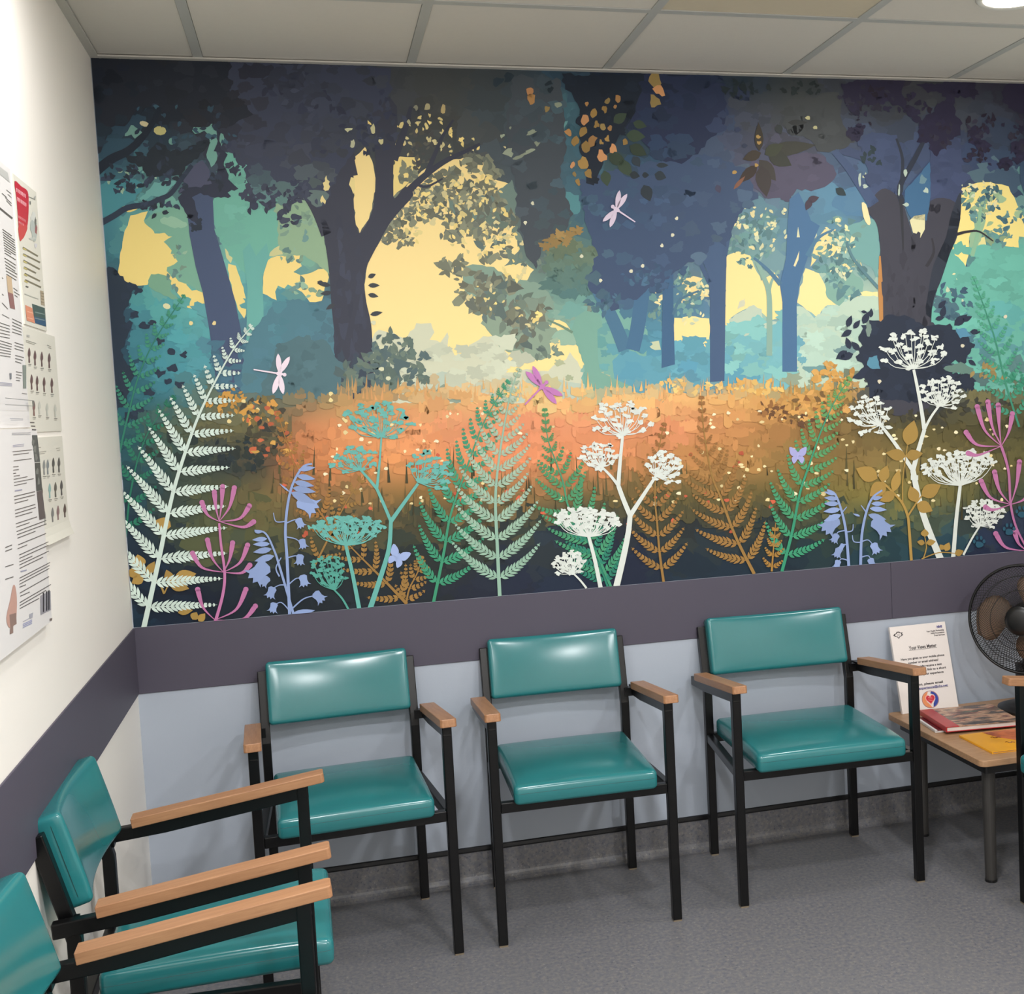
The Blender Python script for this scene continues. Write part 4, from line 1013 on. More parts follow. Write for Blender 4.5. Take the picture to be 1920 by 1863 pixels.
# dark crown with golden leaves at the top middle
P = Print()
paint(P, cB([(1240,420),(1700,420),(1710,560),(1640,640),(1600,720),(1480,900),(1420,1040),(1385,1030),(1380,960),(1345,880),(1350,700),(1320,560),(1270,500)]), (28,38,52), 4, 8, 40, 14, .16)
paint(P, cB([(1700,420),(1960,430),(2160,470),(2160,700),(2060,800),(1960,900),(1880,920),(1760,900),(1700,800),(1600,720),(1660,600)]), (40,50,78), 4, 9, 40, 18, .12, .5)
for x, y, L, W, a in ((1500,870,120,70,.5),(1560,900,120,70,.9),(1600,760,110,70,.1),(1620,820,110,70,.5),(1530,690,90,60,-.6),(1480,960,90,60,1.4),(1640,690,80,50,.3)): P.poly(cB(leaf(x, y, L, W, a)), vary((58,72,58), .1))
for x, y, L, W, a in ((1640,880,70,50,1),(1620,980,60,45,.2),(1690,985,40,34,0),(1760,980,70,56,.3),(1700,1040,100,70,1.2),(1770,930,70,30,0)): P.poly(cB(leaf(x, y, L, W, a)), vary((48,58,66), .1))
GOLD = [(176,132,82), (196,142,96), (160,128,72), (150,128,80)]
for x, y, s in ((1370,675,30),(1420,640,26),(1495,570,18),(1480,615,20),(1360,740,28),(1410,790,32),(1315,795,26),(1370,830,34),(1275,745,22),(1435,700,20),(1470,715,20),(1510,720,16),(1495,780,18),(1530,835,26),(1465,880,34),(1360,920,34),(1390,980,26),(1330,1025,18),(1300,930,18),(1760,450,44),(1790,510,34),(1760,570,36),(1060,520,26),(1066,560,30),(1155,615,18),(1595,800,18),(1380,585,14),(1555,560,22),(1310,980,14),(1460,800,14),(1540,600,12)):
    P.poly(cB(lobed(x, y, s * .75, s * 1.05, n=10, rough=.3, rot=rng.uniform(-.6, .6))), vary(rng.choice(GOLD), .1))
for x, y, a, b in ((950,720,8,8),(905,765,13,9),(1070,745,30,10),(940,860,28,22),(1000,880,40,10),(1060,850,40,10),(1100,810,16,14),(1220,590,22,14),(1165,470,22,14),(1175,505,16,18),(880,460,34,24),(940,440,30,24)):
    P.poly(cB(lobed(x, y, a, b, n=9, rough=.4, rot=-.4)), vary((40,54,64) if y < 560 and x > 1100 or y < 470 else (146,156,136), .1))
for x, y in ((1075,1143),(1035,1252),(1352,1442),(1457,1577),(1628,1525),(1692,1497),(1885,1228),(1862,1322),(1803,1382)): P.poly(cB(lobed(x, y, 10, 11, n=8, rough=.25)), (220,218,190))
P.build('printed_canopy', 'dark crown with golden leaves hanging from the top', thick=.00004)
# dark oak leaves
P = Print()
for x, y, L, W, a, c in ((470,850,280,80,-.12,(62,62,54)),(480,860,150,90,.5,(58,60,52)),(440,860,110,60,2.8,(64,56,46)),(430,900,150,80,.9,(66,62,58)),(420,930,150,60,2.4,(60,50,44)),(440,930,180,90,1.4,(64,58,56)),(430,850,160,50,-1.6,(60,54,44)),(460,870,120,70,-.5,(64,68,52)),(590,690,110,34,0,(56,58,58)),(530,700,60,46,1.2,(54,60,60)),(860,1060,70,44,.6,(50,62,66)),(700,1130,70,40,-.3,(74,62,72)),(720,1120,70,40,2,(72,62,74)),(190,1040,50,36,1.2,(72,70,92)),(290,730,40,30,0,(54,64,92)),(330,820,36,26,0,(54,62,84))): P.poly(cC(leaf(x, y, L, W, a)), c)
for x, y in ((424,770),(428,805),(415,930),(290,970),(700,663),(745,718)): P.poly(cC(lobed(x, y, 13, 11, n=8, rough=.3)), (180,146,84) if x < 600 else (190,186,140))
P.poly(cC(leaf(285, 1065, 100, 24, -.85)), (132,90,70))
P.build('printed_leaf_cluster', 'dark oak leaves with golden flecks', kind='stuff')
# the big tree at the right
P = Print()
paint(P, cC([(860,860),(930,820),(1000,850),(1060,740),(1200,760),(1240,900),(1215,1100),(1240,1160),(1080,1150),(1060,1020),(1020,900)]), (68,80,110), 2, 8, 26, 14, .07)
paint(P, cC([(1390,760),(1560,780),(1570,960),(1562,1150),(1540,1320),(1380,1260),(1392,1100)]), (66,76,106), 1, 8, 22, 14, .08)
TRK = (66,66,76)
P.poly(smooth(cC([(1112,2290),(1120,1860),(1115,1500),(1100,1310),(1078,1240),(1034,1190),(1048,1155),(1085,1090),(1140,1060),(1215,1110),(1240,1150),(1270,1250),(1300,1340),(1330,1345),(1368,1255),(1392,1130),(1500,1120),(1560,1190),(1540,1320),(1500,1430),(1450,1580),(1420,1650),(1400,1740),(1390,1860),(1385,2290)]), 3), TRK)
P.poly(smooth(cC([(1560,1080),(1562,1200),(1540,1320),(1500,1430),(1450,1580),(1420,1650),(1400,1740),(1390,1860),(1340,1860),(1370,1700),(1400,1520),(1440,1420),(1480,1330),(1510,1200)]), 3), (52,58,70))
for pts, a, b, c in ((cC([(1075,1150),(1000,1040),(930,940),(850,850)]), 22, 12, (72,88,120)), (cC([(1235,1150),(1220,1050),(1300,900),(1350,800)]), 12, 8, (48,54,68)), (cC([(1240,1100),(1310,1010),(1390,920)]), 9, 7, (56,72,104)), (cC([(1225,1080),(1235,900),(1200,780)]), 8, 4, (50,56,68)), (cC([(1225,1120),(1235,1300),(1240,1490)]), 7, 2, (52,54,60)), (cC([(1370,1500),(1410,1420),(1400,1340)]), 7, 3, (54,54,60)), (cC([(1100,1620),(1010,1520),(950,1440),(920,1360)]), 6, 5, (92,128,136)), (cC([(1540,1318),(1600,1303),(1668,1303),(1745,1357)]), 6, 2, (52,50,56)), (cC([(1920,820),(1915,1000),(1960,1130)]), 10, 16, (56,76,100))):
    strip_polys(P, pts, a, b, c)
P.poly(cC([(1103,1440),(1112,1440),(1124,1600),(1126,1800),(1104,1810),(1098,1600)]), (186,132,78))
P.poly(rag(cC([(1250,1070),(1390,910),(1392,1110),(1372,1240),(1280,1230),(1245,1150)]), 1, 8), (66,104,138))
P.poly(cC([(1275,1240),(1300,1215),(1362,1205),(1360,1290),(1330,1346),(1303,1342)]), (222,216,170))
for x, y, a, b in ((1250,970,10,20),(1345,1010,20,26),(1365,1075,16,14),(1255,1150,16,10),(1215,1070,6,30),(995,1005,8,36),(1022,1050,14,12)): P.poly(cC(lobed(x, y, a, b, n=8, rough=.4)), (180,196,180) if x != 1345 else (110,140,150))
P.poly(smooth(cC([(1005,1140),(1030,1150),(1045,1200),(1056,1255),(1040,1265),(1015,1220)]), 2), (240,222,170))
for _ in range(40):
    x, y = rng.uniform(1130, 1380), rng.uniform(1330, 1860); P.poly(cC(lobed(x, y, rng.uniform(10, 26), rng.uniform(24, 70), n=10, rough=.35)), vary((64,64,74), .06))
P.build('printed_tree', 'broad dark tree at the right with gold-lit edge', thick=.00004)
P = Print()
MA = (44,41,64)
for pts in ([(890,470),(1000,450),(1240,450),(1230,530),(1260,560),(1250,600),(1180,590),(1130,560),(1100,620),(1060,590),(1000,600),(990,650),(950,640),(930,590),(900,560)], [(1330,680),(1400,640),(1430,580),(1520,560),(1540,660),(1570,680),(1560,760),(1500,790),(1480,820),(1430,880),(1390,850),(1380,800),(1320,800)], [(1600,740),(1640,710),(1690,740),(1680,780),(1740,820),(1700,860),(1650,840),(1620,790)], [(1790,520),(1850,450),(2260,440),(2260,660),(1860,630),(1800,570)], [(1310,480),(1640,450),(1640,560),(1560,540),(1500,570),(1440,520),(1380,520)], [(1780,900),(1840,880),(1840,940),(1790,950)], [(930,720),(990,700),(1020,760),(980,800),(940,770)], [(1840,800),(1930,780),(1960,900),(1880,910)], [(1230,590),(1300,600),(1340,680),(1300,690),(1260,640)]):
    paint(P, cC(pts), MA, 3, 5, 10, 8, .12)
for cx, cy, rx, ry, n, s in ((1620,185,50,24,24,7),(1760,250,34,30,20,7),(1840,250,34,40,26,7),(1610,230,24,40,14,6),(1700,195,60,20,16,7),(1900,260,26,50,16,8),(1830,300,34,14,10,7)): leaves(P, cx, cy, rx, ry, n, s, [MA, (52,50,66), (42,36,52)])
leaves(P, 1500, 165, 60, 12, 12, 7, [(40,50,52)]); leaves(P, 1390, 170, 40, 20, 14, 8, [(34,46,52)])
leaves(P, 1640, 290, 30, 20, 8, 8, [(46,60,66)]); leaves(P, 1790, 560, 30, 40, 16, 8, [(60,84,104), (72,104,120)])
P.build('printed_canopy', 'plum dark leaves in the top right corner', thick=.00004)

# ---- bushes
P = Print()
paint(P, [(185,505),(215,500),(230,520),(250,535),(245,560),(232,590),(245,620),(225,660),(250,700),(235,760),(300,780),(200,800)], (36,50,66), 3, 6, 20, 10, .12)
for x, y, s in ((247,538,9),(258,545,8),(235,555,9),(252,590,9),(270,610,9),(240,610,9),(285,605,7),(300,640,8),(320,660,8),(325,690,9),(300,700,9),(280,735,9),(315,715,7),(345,665,7),(338,720,8),(265,770,10)): P.poly(lobed(x, y, s, s * .8, n=10, rough=.4), (38,52,70))
P.build('printed_bush', 'navy bush at the left edge')
P = Print()
for cx, cy, rx, ry, n, s in ((735,650,40,24,40,10),(720,690,46,34,50,12),(770,680,34,26,30,9),(690,710,60,30,40,14),(780,715,24,16,14,9)): leaves(P, cx, cy, rx, ry, n, s, [(94,112,104), (106,122,110), (84,104,106)], .06)
paint(P, [(500,700),(520,650),(560,630),(610,640),(640,680),(640,745),(480,750)], (80,112,120), 4, 7, 20, 14, .07)
for x, y in ((715,692),(728,709),(715,650),(700,605)): P.poly(lobed(x, y, 5, 4, n=8), (214,214,180))
P.build('printed_bush', 'grey green bush at the foot of the dark tree', kind='stuff')
P = Print()
paint(P, c7([(640,140),(720,150),(760,100),(860,110),(1010,180),(1100,170),(1150,160),(1190,210),(1280,250),(1290,330),(1240,420),(1190,390),(1150,420),(1170,470),(1290,480),(1300,560),(1180,640),(1000,660),(700,640),(620,500),(600,430),(560,370),(590,300),(570,240),(600,190)]), (42,50,66), 3, 6, 60, 13, .12)
for x, y, L, a in ((500,180,80,-1.2),(540,190,70,-.9),(530,200,80,2.6),(600,160,90,-1.1),(500,330,90,2.5),(540,350,100,2.8),(520,320,80,-1.9),(580,330,80,-2.3),(640,440,80,2.7),(620,480,90,2.9),(640,400,70,-2.2),(1180,170,110,-.7),(1230,140,70,-.4),(1280,210,70,0),(1100,120,80,-1.3),(1080,60,70,-.8),(1060,130,60,-.2),(1270,390,60,.6),(590,80,40,.2),(650,120,60,-1.5),(1100,420,90,.4)): P.poly(c7(leaf(x, y, L, L * .5, a)), (44,52,70))
P.poly(rag(c7([(640,370),(690,360),(710,440),(660,450),(630,420)]), 2, 5), (88,140,162)); P.poly(rag(c7([(1190,190),(1260,190),(1290,240),(1220,250)]), 2, 5), (88,140,168))
P.poly(rag(c7([(1110,440),(1220,400),(1300,440),(1300,480),(1170,470)]), 2, 5), (100,130,120)); P.poly(lobed(1628, 617, 5, 14), (120,140,130))
for x, y in ((705,525),(1232,298),(1505,115)): P.poly(c7(lobed(x, y, 12, 12, n=8)), (214,206,180))
P.build('printed_bush', 'navy leafy bush at the foot of the broad right tree', thick=.00004)

# ---- meadow grass
P = Print(); items = [(rng.uniform(200, 2010), rng.uniform(724, 985)) for _ in range(1500)]
items.sort(key=lambda t: t[1] + rng.uniform(-25, 25))
for i, (x, y) in enumerate(items):
    if y < 735 and not 620 < x < 1600: continue
    if 1640 < x < 1800 and y < 770: continue
    if x < 470 and y < 765: continue
    h = rng.uniform(9, 30); w = rng.uniform(10, 44) * (1 if y < 880 else .6)
    c = vary(field(x + rng.gauss(0, 14), y + rng.gauss(0, 9)), .045)
    n = max(3, int(w / 3)); pts = [(x - w / 2, y + h * .4)]
    for q in range(n + 1): pts.append((x - w / 2 + w * q / n, y - h * .5 * rng.uniform(.25, 1.1)))
    pts.append((x + w / 2, y + h * .4)); pts.append((x + w * .2, y + h * .6)); pts.append((x - w * .2, y + h * .6))
    P.poly(pts, c, .00007 * i / len(items) + 1e-7)
for _ in range(230):                                     # tall tips against the mist and dark blades in the green
    if rng.random() < .5: x, y, h, c = rng.uniform(620, 1600), rng.uniform(728, 750), rng.uniform(10, 34), None
    else: x, y, h, c = rng.uniform(500, 1900), rng.uniform(880, 980), rng.uniform(18, 60), vary((78,72,44), .25)
    c = c or vary(field(x, y + 14), .06); w = rng.uniform(2, 6)
    P.poly([(x - w / 2, y), (x + rng.uniform(-3, 3), y - h), (x + w / 2, y)], c, rng.uniform(7e-5, 8e-5))
P.build('printed_grass', 'orange and olive meadow grass', thick=.00009, kind='stuff')
P = Print()
for cx, cy, rx, ry, n, s, cols in ((1290,725,70,12,26,7,[(230,196,124),(220,176,108)]),(1420,725,60,14,26,7,[(226,186,110),(214,164,90)]),(1000,735,70,10,16,7,[(230,196,124)]),(1480,765,60,26,50,8,[(206,154,86),(150,104,60),(190,140,80)]),(1560,705,40,28,50,9,[(206,156,84),(186,136,70),(214,166,96)]),(1530,760,60,30,46,9,[(190,140,72),(120,92,56),(206,156,90)]),(1450,770,26,10,16,7,[(110,76,50)]),(1510,785,50,12,16,8,[(96,68,48)]),(1600,730,20,14,10,7,[(176,140,90)]),(430,755,40,24,30,8,[(196,146,70),(150,120,66)]),(490,770,40,26,34,8,[(206,150,74),(120,104,62),(70,66,54)]),(500,820,40,30,26,10,[(52,54,50),(70,66,50)]),(450,850,60,30,30,11,[(34,46,50),(44,52,48)]),(330,850,60,40,20,12,[(40,54,52)]),(545,850,30,34,24,8,[(190,112,70),(160,100,58)]),(760,735,40,10,12,8,[(206,160,100)]),(1860,700,40,14,16,8,[(150,130,84)]),(1840,760,60,10,16,8,[(60,60,52)]),(1740,780,60,14,20,10,[(62,60,48)])):
    leaves(P, cx, cy, rx, ry, n, s, cols, .06, 3e-5)
P.build('printed_leaf_cluster', 'golden and brown shrubs along the meadow', thick=.00004, kind='stuff')
# flecks of light over the meadow
P = Print()
for _ in range(150):
    x, y = rng.gauss(0, 1), 0
    x = rng.choice((rng.uniform(560, 1000), rng.uniform(1250, 1600), rng.uniform(1600, 1900), rng.uniform(700, 1900))); y = rng.uniform(765, 945)
    P.poly(lobed(x, y, rng.uniform(2.2, 5), rng.uniform(2, 4), n=7, rough=.3), vary(rng.choice([(236,220,168), (226,206,150), (240,228,190)]), .06))
for _ in range(46):
    x, y = rng.uniform(470, 1500), rng.uniform(840, 1010); P.poly(lobed(x, y, rng.uniform(3, 6), rng.uniform(2.5, 5), n=7, rough=.3), vary((196,94,66), .1))
for x, y in ((457,752),(483,768),(620,738),(648,789),(620,750),(430,790),(358,606),(402,606),(1400,880),(1422,880),(1050,935),(905,905)): P.poly(lobed(x, y, 4, 4, n=7), (232,212,150))
for _ in range(24):
    x, y = rng.uniform(460, 540), rng.uniform(750, 880); P.poly(lobed(x, y, rng.uniform(3, 8), rng.uniform(2.5, 5), n=7, rough=.3), vary(rng.choice([(206,158,80), (190,100,66)]), .08))
P.build('printed_flecks', 'cream and coral flecks of light over the meadow', kind='stuff')

# ---- printed plants in front of the meadow
def along(path, t):
    """point and direction at arc fraction t"""
    d = [0.0]
    for a, b in zip(path, path[1:]): d.append(d[-1] + math.dist(a, b))
    s = t * d[-1]
    for i in range(len(path) - 1):
        if s <= d[i + 1] or i == len(path) - 2:
            k = (s - d[i]) / max(1e-6, d[i + 1] - d[i]); a, b = path[i], path[i + 1]
            return (a[0] + (b[0] - a[0]) * k, a[1] + (b[1] - a[1]) * k), math.atan2(b[1] - a[1], b[0] - a[0])
def fern(label, spine, L, c, pairs=15, angl=1.05, angr=1.15, start=.08, stem=7, prof=None, fine=1.0, c2=None, bendk=.22):
    """frond: curved stem, paired pinnae that shorten to the tip, each cut into leaflets"""
    P = Print(); path = smooth(spine, 6, False); base = c; pairs = max(6, int(pairs * .82))
    strip_polys(P, spine, stem, 1.2, c, 5)
    prof = prof or [(0, .92), (.25, 1), (.5, .82), (.75, .45), (1, .05)]
    for i in range(pairs):
        t = start + (1 - start) * (1 - (1 - i / pairs) ** 1.5)
        (x, y), a = along(path, t)
        k = np.interp(t, [p[0] for p in prof], [p[1] for p in prof])
        c = base if c2 is None else tuple(u * (1 - t) + v * t for u, v in zip(base, c2))
        for side, ang in ((-1, angl), (1, angr)):
            ln = L * k * rng.uniform(.92, 1.06)
            if ln < 4: continue
            da = a + side * ang * (1 - .25 * t); bend = -side * bendk
            pp = []
            for q in range(9):
                s = q / 8; an = da + bend * s; pp.append((x + ln * s * math.cos(an), y + ln * s * math.sin(an)))
            w = max(.8, stem * .28 * k)
            strip_polys(P, pp[::2], w, .6, vary(c, .04), 2)
            m = int(max(4, ln / (8.0 * fine)))
            for j in range(m):
                s = (j + .6) / m * .97
                (qx, qy), qa = along(pp, s)
                lw = (ln * .15 + 4) * (1 - s) ** .85 * (1 if s > .12 else .7) + 1.6
                for sd in (-1, 1): P.poly(leaf(qx, qy, lw, max(1.7, ln / m * .62), qa + sd * (.68 - .2 * s), 4), vary(c, .05), 2e-7 * rng.randint(1, 90))
    return P.build('printed_fern', label)
GN, DG, BR = (62,146,112), (48,122,100), (152,116,62)
# plants furthest back first
fern('dark green fern at the left edge under the navy bush', [(222,860),(240,780),(262,700),(295,630),(347,552)], 52, DG, 16, stem=4, c2=(70,150,120))
fern('dark green fern half hidden by the white frond', [(236,1010),(244,930),(262,850),(290,790),(330,740)], 66, (40,116,92), 12, stem=4)
fern('teal green fern at the right edge behind pink petals', [(1910,800),(1885,720),(1866,640),(1846,580),(1823,518)], 56, (64,140,114), 16, stem=4, c2=(90,170,140))
fern('green fern at the far right', [(1985,830),(1970,780),(1930,730),(1880,700)], 56, (56,138,110), 9, stem=4)
fern('ochre fern behind the pink and blue flowers', [(640,1010),(600,960),(560,890),(535,820),(520,770)], 54, (158,112,58), 13, stem=4)
fern('ochre fern left of the teal umbels', [(590,1060),(620,1000),(650,940),(690,880)], 44, BR, 9, stem=4)
fern('golden brown fern lying below the teal umbels', c5([(505,1650),(400,1540),(300,1440),(200,1340),(40,1170)]), 66, BR, 10, stem=6)
fern('small golden brown fern beside the teal stem', c5([(500,1650),(520,1560),(570,1460),(590,1370)]), 40, BR, 7, stem=4)
fern('deep green fern left of the pale frond', c5([(660,1640),(720,1350),(760,1130),(860,840),(960,580),(1100,350)]), 92, GN, 19, stem=6, angl=1.0, angr=1.1)
fern('pale green fern standing in the middle', c5([(1045,1610),(1030,1300),(1020,1050),(1035,850),(1070,620),(1110,420),(1160,280)]), 108, (146,182,162), 20, stem=7, angl=1.1, angr=1.15, c2=(170,186,160), prof=[(0, 1), (.25, .96), (.5, .8), (.7, .45), (.85, .2), (1, .04)])
fern('green fern left of the white umbels', c6([(490,1690),(400,1480),(300,1300),(220,1180),(190,1040),(150,920),(90,750),(70,560)]), 84, (66,148,112), 19, stem=5, prof=[(0, 1), (.3, 1), (.55, .85), (.75, .3), (1, .05)], c2=(86,140,88))
fern('dark green fern behind the white umbel stem', c6([(470,1690),(420,1560),(360,1440),(300,1330),(240,1290)]), 70, (44,126,104), 8, stem=4)
fern('golden fern right of the white umbels', c6([(825,1660),(800,1480),(785,1300),(770,1100),(790,850),(830,650)]), 72, BR, 17, stem=5, prof=[(0, .9), (.2, 1), (.6, .7), (.8, .25), (1, .05)], c2=(150,104,60))
fern('golden fern leaning left behind the meadow flecks', c6([(1400,1610),(1280,1370),(1190,1130),(1130,980),(1080,700),(1065,480)]), 84, (154,118,64), 18, stem=6, prof=[(0, .95), (.2, 1), (.5, .9), (.7, .3), (1, .05)], c2=(150,104,60))
fern('bright green fern beside the blue butterfly', c7([(85,1730),(150,1480),(200,1230),(260,1050),(330,850),(420,650),(520,500)]), 82, (58,148,114), 19, stem=6, c2=(110,156,90))
fern('small ochre fern tip at the foot of the bright green fern', c7([(20,1730),(30,1600),(45,1420)]), 26, (168,126,62), 6, stem=4)

def umbel(P, hub, ctr, rx, ry, tilt, c, n=26, size=7.0, rays=True, stemw=1.6):
    """umbrella of small flower heads on rays from one hub"""
    hs = []
    for i in range(n):
        a = 2.399963 * i; q = math.sqrt((i + .5) / n)
        x, y = rx * q * math.cos(a), ry * q * math.sin(a) - ry * .25 * (1 - q * q)
        hs.append((ctr[0] + x * math.cos(tilt) - y * math.sin(tilt), ctr[1] + x * math.sin(tilt) + y * math.cos(tilt)))
    if rays:
        for h in hs:
            m = ((hub[0] + h[0]) / 2 + (h[0] - hub[0]) * .16, (hub[1] + h[1]) / 2 + abs(h[0] - hub[0]) * .10)
            strip_polys(P, [hub, m, h], stemw, 1.0, c, 3)
    for h in hs:
        for _ in range(4):
            P.poly(lobed(h[0] + rng.uniform(-.75, .75) * size, h[1] + rng.uniform(-.45, .45) * size, size * rng.uniform(.45, .8), size * rng.uniform(.3, .55), n=9, rough=.4), vary(c, .035), 2e-7 * rng.randint(60, 160))
def parsley(label, c, stems, umbels):
    P = Print()
    for pts, a, b in stems: strip_polys(P, pts, a, b, c, 5)
    for u in umbels: umbel(P, *u[:5], c, *u[5:])
    return P.build('printed_umbel_flower', label, thick=.00005)
TEAL, WHT = (104,176,167), (216,222,215)
def c1_(f, *p): return f([p])[0]
s5 = lambda x, y: c1_(c5, x, y); s6 = lambda x, y: c1_(c6, x, y); s7 = lambda x, y: c1_(c7, x, y)
parsley('teal branching umbel flower above the meadow', TEAL, [(c5([(290,1680),(350,1500),(400,1330),(412,1170)]), 10, 7), (c5([(412,1170),(370,1070),(330,980)]), 6, 5.5), (c5([(330,980),(345,840),(357,680)]), 5.5, 3), (c5([(330,980),(280,920),(235,870)]), 6, 4), (c5([(412,1170),(490,1060),(570,950)]), 8, 5)],
        [(s5(357,680), s5(345,585), 64, 34, .05, 26, 8), (s5(235,870), s5(200,815), 42, 26, -.2, 18, 7), (s5(575,945), s5(640,880), 48, 30, .75, 24, 7)])
parsley('teal flat-topped umbel flower beside the bluebells', TEAL, [(c5([(228,1680),(190,1480),(150,1310)]), 8, 6)], [(s5(150,1310), s5(165,1205), 70, 20, .0, 40, 7)])
parsley('small teal umbel flower low beside the bluebells', (84,160,146), [(c5([(170,1690),(130,1620),(85,1570)]), 4, 3)], [(s5(85,1570), s5(50,1460), 34, 28, .3, 26, 6)])
parsley('tall white branching umbel flower right of the middle', WHT, [(c6([(525,1690),(570,1500),(600,1350),(612,1240)]), 12, 9), (c6([(612,1240),(570,1140),(537,1050)]), 9, 8), (c6([(537,1050),(548,900),(565,730)]), 8, 5), (c6([(537,1050),(490,990),(430,930)]), 6, 4), (c6([(612,1240),(690,1120),(775,990)]), 9, 5)],
        [(s6(565,728), s6(558,635), 58, 34, .06, 24, 7.5), (s6(430,932), s6(410,865), 36, 26, -.1, 22, 6.5), (s6(775,990), s6(830,940), 36, 30, .7, 24, 6.5)])
parsley('white flat-topped umbel flower left of the tall one', WHT, [(c6([(425,1700),(390,1530),(350,1375)]), 8, 6)], [(s6(350,1375), s6(340,1262), 62, 20, .05, 44, 7)])
parsley('small white umbel flower low beside the pale fern', WHT, [(c6([(335,1700),(295,1650),(250,1605)]), 4, 3)], [(s6(250,1605), s6(228,1545), 32, 22, -.25, 26, 6)])
parsley('tall white branching umbel flower before the right tree', WHT, [(c7([(1090,1650),(1020,1480),(960,1300),(915,1090)]), 13, 10), (c7([(915,1090),(810,930),(710,800)]), 8, 5), (c7([(915,1090),(950,960),(988,830)]), 9, 7), (c7([(988,830),(960,650),(920,450)]), 8, 5), (c7([(988,830),(1030,750),(1080,680)]), 5, 4), ([s7(925,1120), s7(925,1150)], 14, 14)],
        [(s7(920,445), s7(920,330), 64, 38, .05, 24, 7.5), (s7(1080,678), s7(1105,600), 42, 30, .1, 26, 6.5), (s7(710,800), s7(650,745), 38, 40, -.5, 26, 6.5)])
parsley('white flat-topped umbel flower beside the pink petals', WHT, [(c7([(1170,1650),(1190,1400),(1215,1185)]), 8, 6)], [(s7(1215,1185), s7(1205,1050), 70, 23, -.12, 46, 7)])
parsley('small white umbel flower above the paw prints', WHT, [(c7([(1235,1625),(1290,1520),(1340,1440)]), 4, 3)], [(s7(1340,1440), s7(1365,1365), 36, 26, .15, 28, 6)])

# gold leaf sprigs
def sprig(label, c, f, leaves_, stems):
    P = Print()
    for pts, w in stems: strip_polys(P, f(pts), w * .45, w * .3, vary(c, .05), 4)
    for x, y, L, W, a in leaves_: P.poly(f(leaf(x, y, L, W, math.radians(a), 7)), vary(c, .06))
    return P.build('printed_leaf_sprig', label, kind='stuff')
GO = (168,136,72)
sprig('gold leaf sprig between the bluebells and white umbels', GO, c7, [(880,930,165,100,-75),(870,1000,130,75,190),(870,1000,110,70,-10),(690,1140,150,100,205),(715,1160,110,70,-70),(790,1225,150,60,-75),(740,1170,130,95,140),(800,1230,110,70,150),(970,1250,140,90,-30),(935,1290,110,75,-110),(940,1300,110,80,25)], [([(905,1660),(890,1450),(882,1380),(850,1300),(800,1240),(720,1160)], 12), ([(882,1380),(940,1290),(975,1245)], 8), ([(850,1300),(850,1150),(870,1000),(880,930)], 5)])
sprig('small gold sprig at the foot of the tall white umbel', GO, c7, [(990,1510,50,50,-90),(990,1550,50,36,190),(1000,1550,60,40,-10),(1120,1600,60,44,-65),(1110,1590,40,34,-130),(1180,1620,60,44,-20)], [([(980,1650),(1000,1580),(990,1510)], 5), ([(970,1650),(1080,1610),(1180,1615)], 5)])
sprig('gold leaf sprig at the lower left behind the white fern', GO, c4, [(320,1440,80,80,-100),(325,1465,90,60,175),(340,1490,80,60,150),(360,1480,90,50,-60),(500,1525,80,55,-110),(520,1500,130,75,-12),(490,1530,120,65,15),(500,1200,100,80,200),(540,1700,90,40,-10),(625,1740,50,50,-60),(660,1750,60,44,-50)], [([(460,1590),(430,1530),(350,1480),(320,1440)], 9), ([(460,1590),(490,1530),(520,1500)], 6)])

fern('white fern standing tall at the left', c4([(335,1820),(430,1390),(510,1010),(610,690),(700,470),(850,190),(975,30)]), 122, (206,223,213), 22, angl=1.0, angr=1.32, stem=10, fine=1.15, bendk=-.02, prof=[(0, 1), (.3, 1.02), (.55, .78), (.75, .42), (1, .04)])
# pink honeysuckle-like flowers
def petals(label, c, f, nodes, stems):
    P = Print()
    for pts, w in stems: strip_polys(P, f(pts), w * .75, w * .5, vary(c, .04), 5)
    for (nx_, ny_), ends in nodes:
        for ex, ey in ends:
            mx, my = (nx_ + ex) / 2 + (ex - nx_) * .18, (ny_ + ey) / 2 + abs(ex - nx_) * .16
            path = smooth(f([(nx_, ny_), (mx, my), (ex, ey)]), 6, False); n = len(path)
            for i in range(n - 1):
                def w(i): s = i / (n - 1); return 1.2 + 10.5 * s ** 1.6 * (1 if s < .9 else .86 if s < .99 else .55)
                a, b = path[i], path[i + 1]; d = max(1e-6, math.dist(a, b)); ux, uy = -(b[1] - a[1]) / d, (b[0] - a[0]) / d
                P.poly([(a[0] + ux * w(i) / 2, a[1] + uy * w(i) / 2), (b[0] + ux * w(i + 1) / 2, b[1] + uy * w(i + 1) / 2), (b[0] - ux * w(i + 1) / 2, b[1] - uy * w(i + 1) / 2), (a[0] - ux * w(i) / 2, a[1] - uy * w(i) / 2)], c)
            P.poly(ellipse(path[-1][0], path[-1][1], 5, 5), c)
    return P.build('printed_petal_flower', label)
PK = (190,118,164)
petals('pink long-petalled flower at the lower left', PK, c4, [((780,1170), [(680,1060),(752,1000),(800,968),(868,975),(955,1080),(980,1172)]), ((805,1465), [(625,1355),(712,1278),(858,1295),(945,1308),(958,1424)]), ((755,1742), [(655,1565),(935,1565),(990,1662)])], [([(755,1760),(800,1600),(812,1470),(790,1300),(780,1180)], 8)])
petals('pink long-petalled flower at the right edge', PK, c7, [((1475,935), [(1252,848),(1322,685),(1390,655),(1455,675),(1545,730),(1265,980)]), ((1535,1305), [(1348,1158),(1432,1100),(1590,1035),(1660,1200),(1375,1322)]), ((1640,1600), [(1440,1490),(1560,1480)])], [([(1475,935),(1520,1090),(1535,1305),(1570,1450),(1640,1590)], 7), ([(1475,935),(1450,880),(1420,850)], 3)])

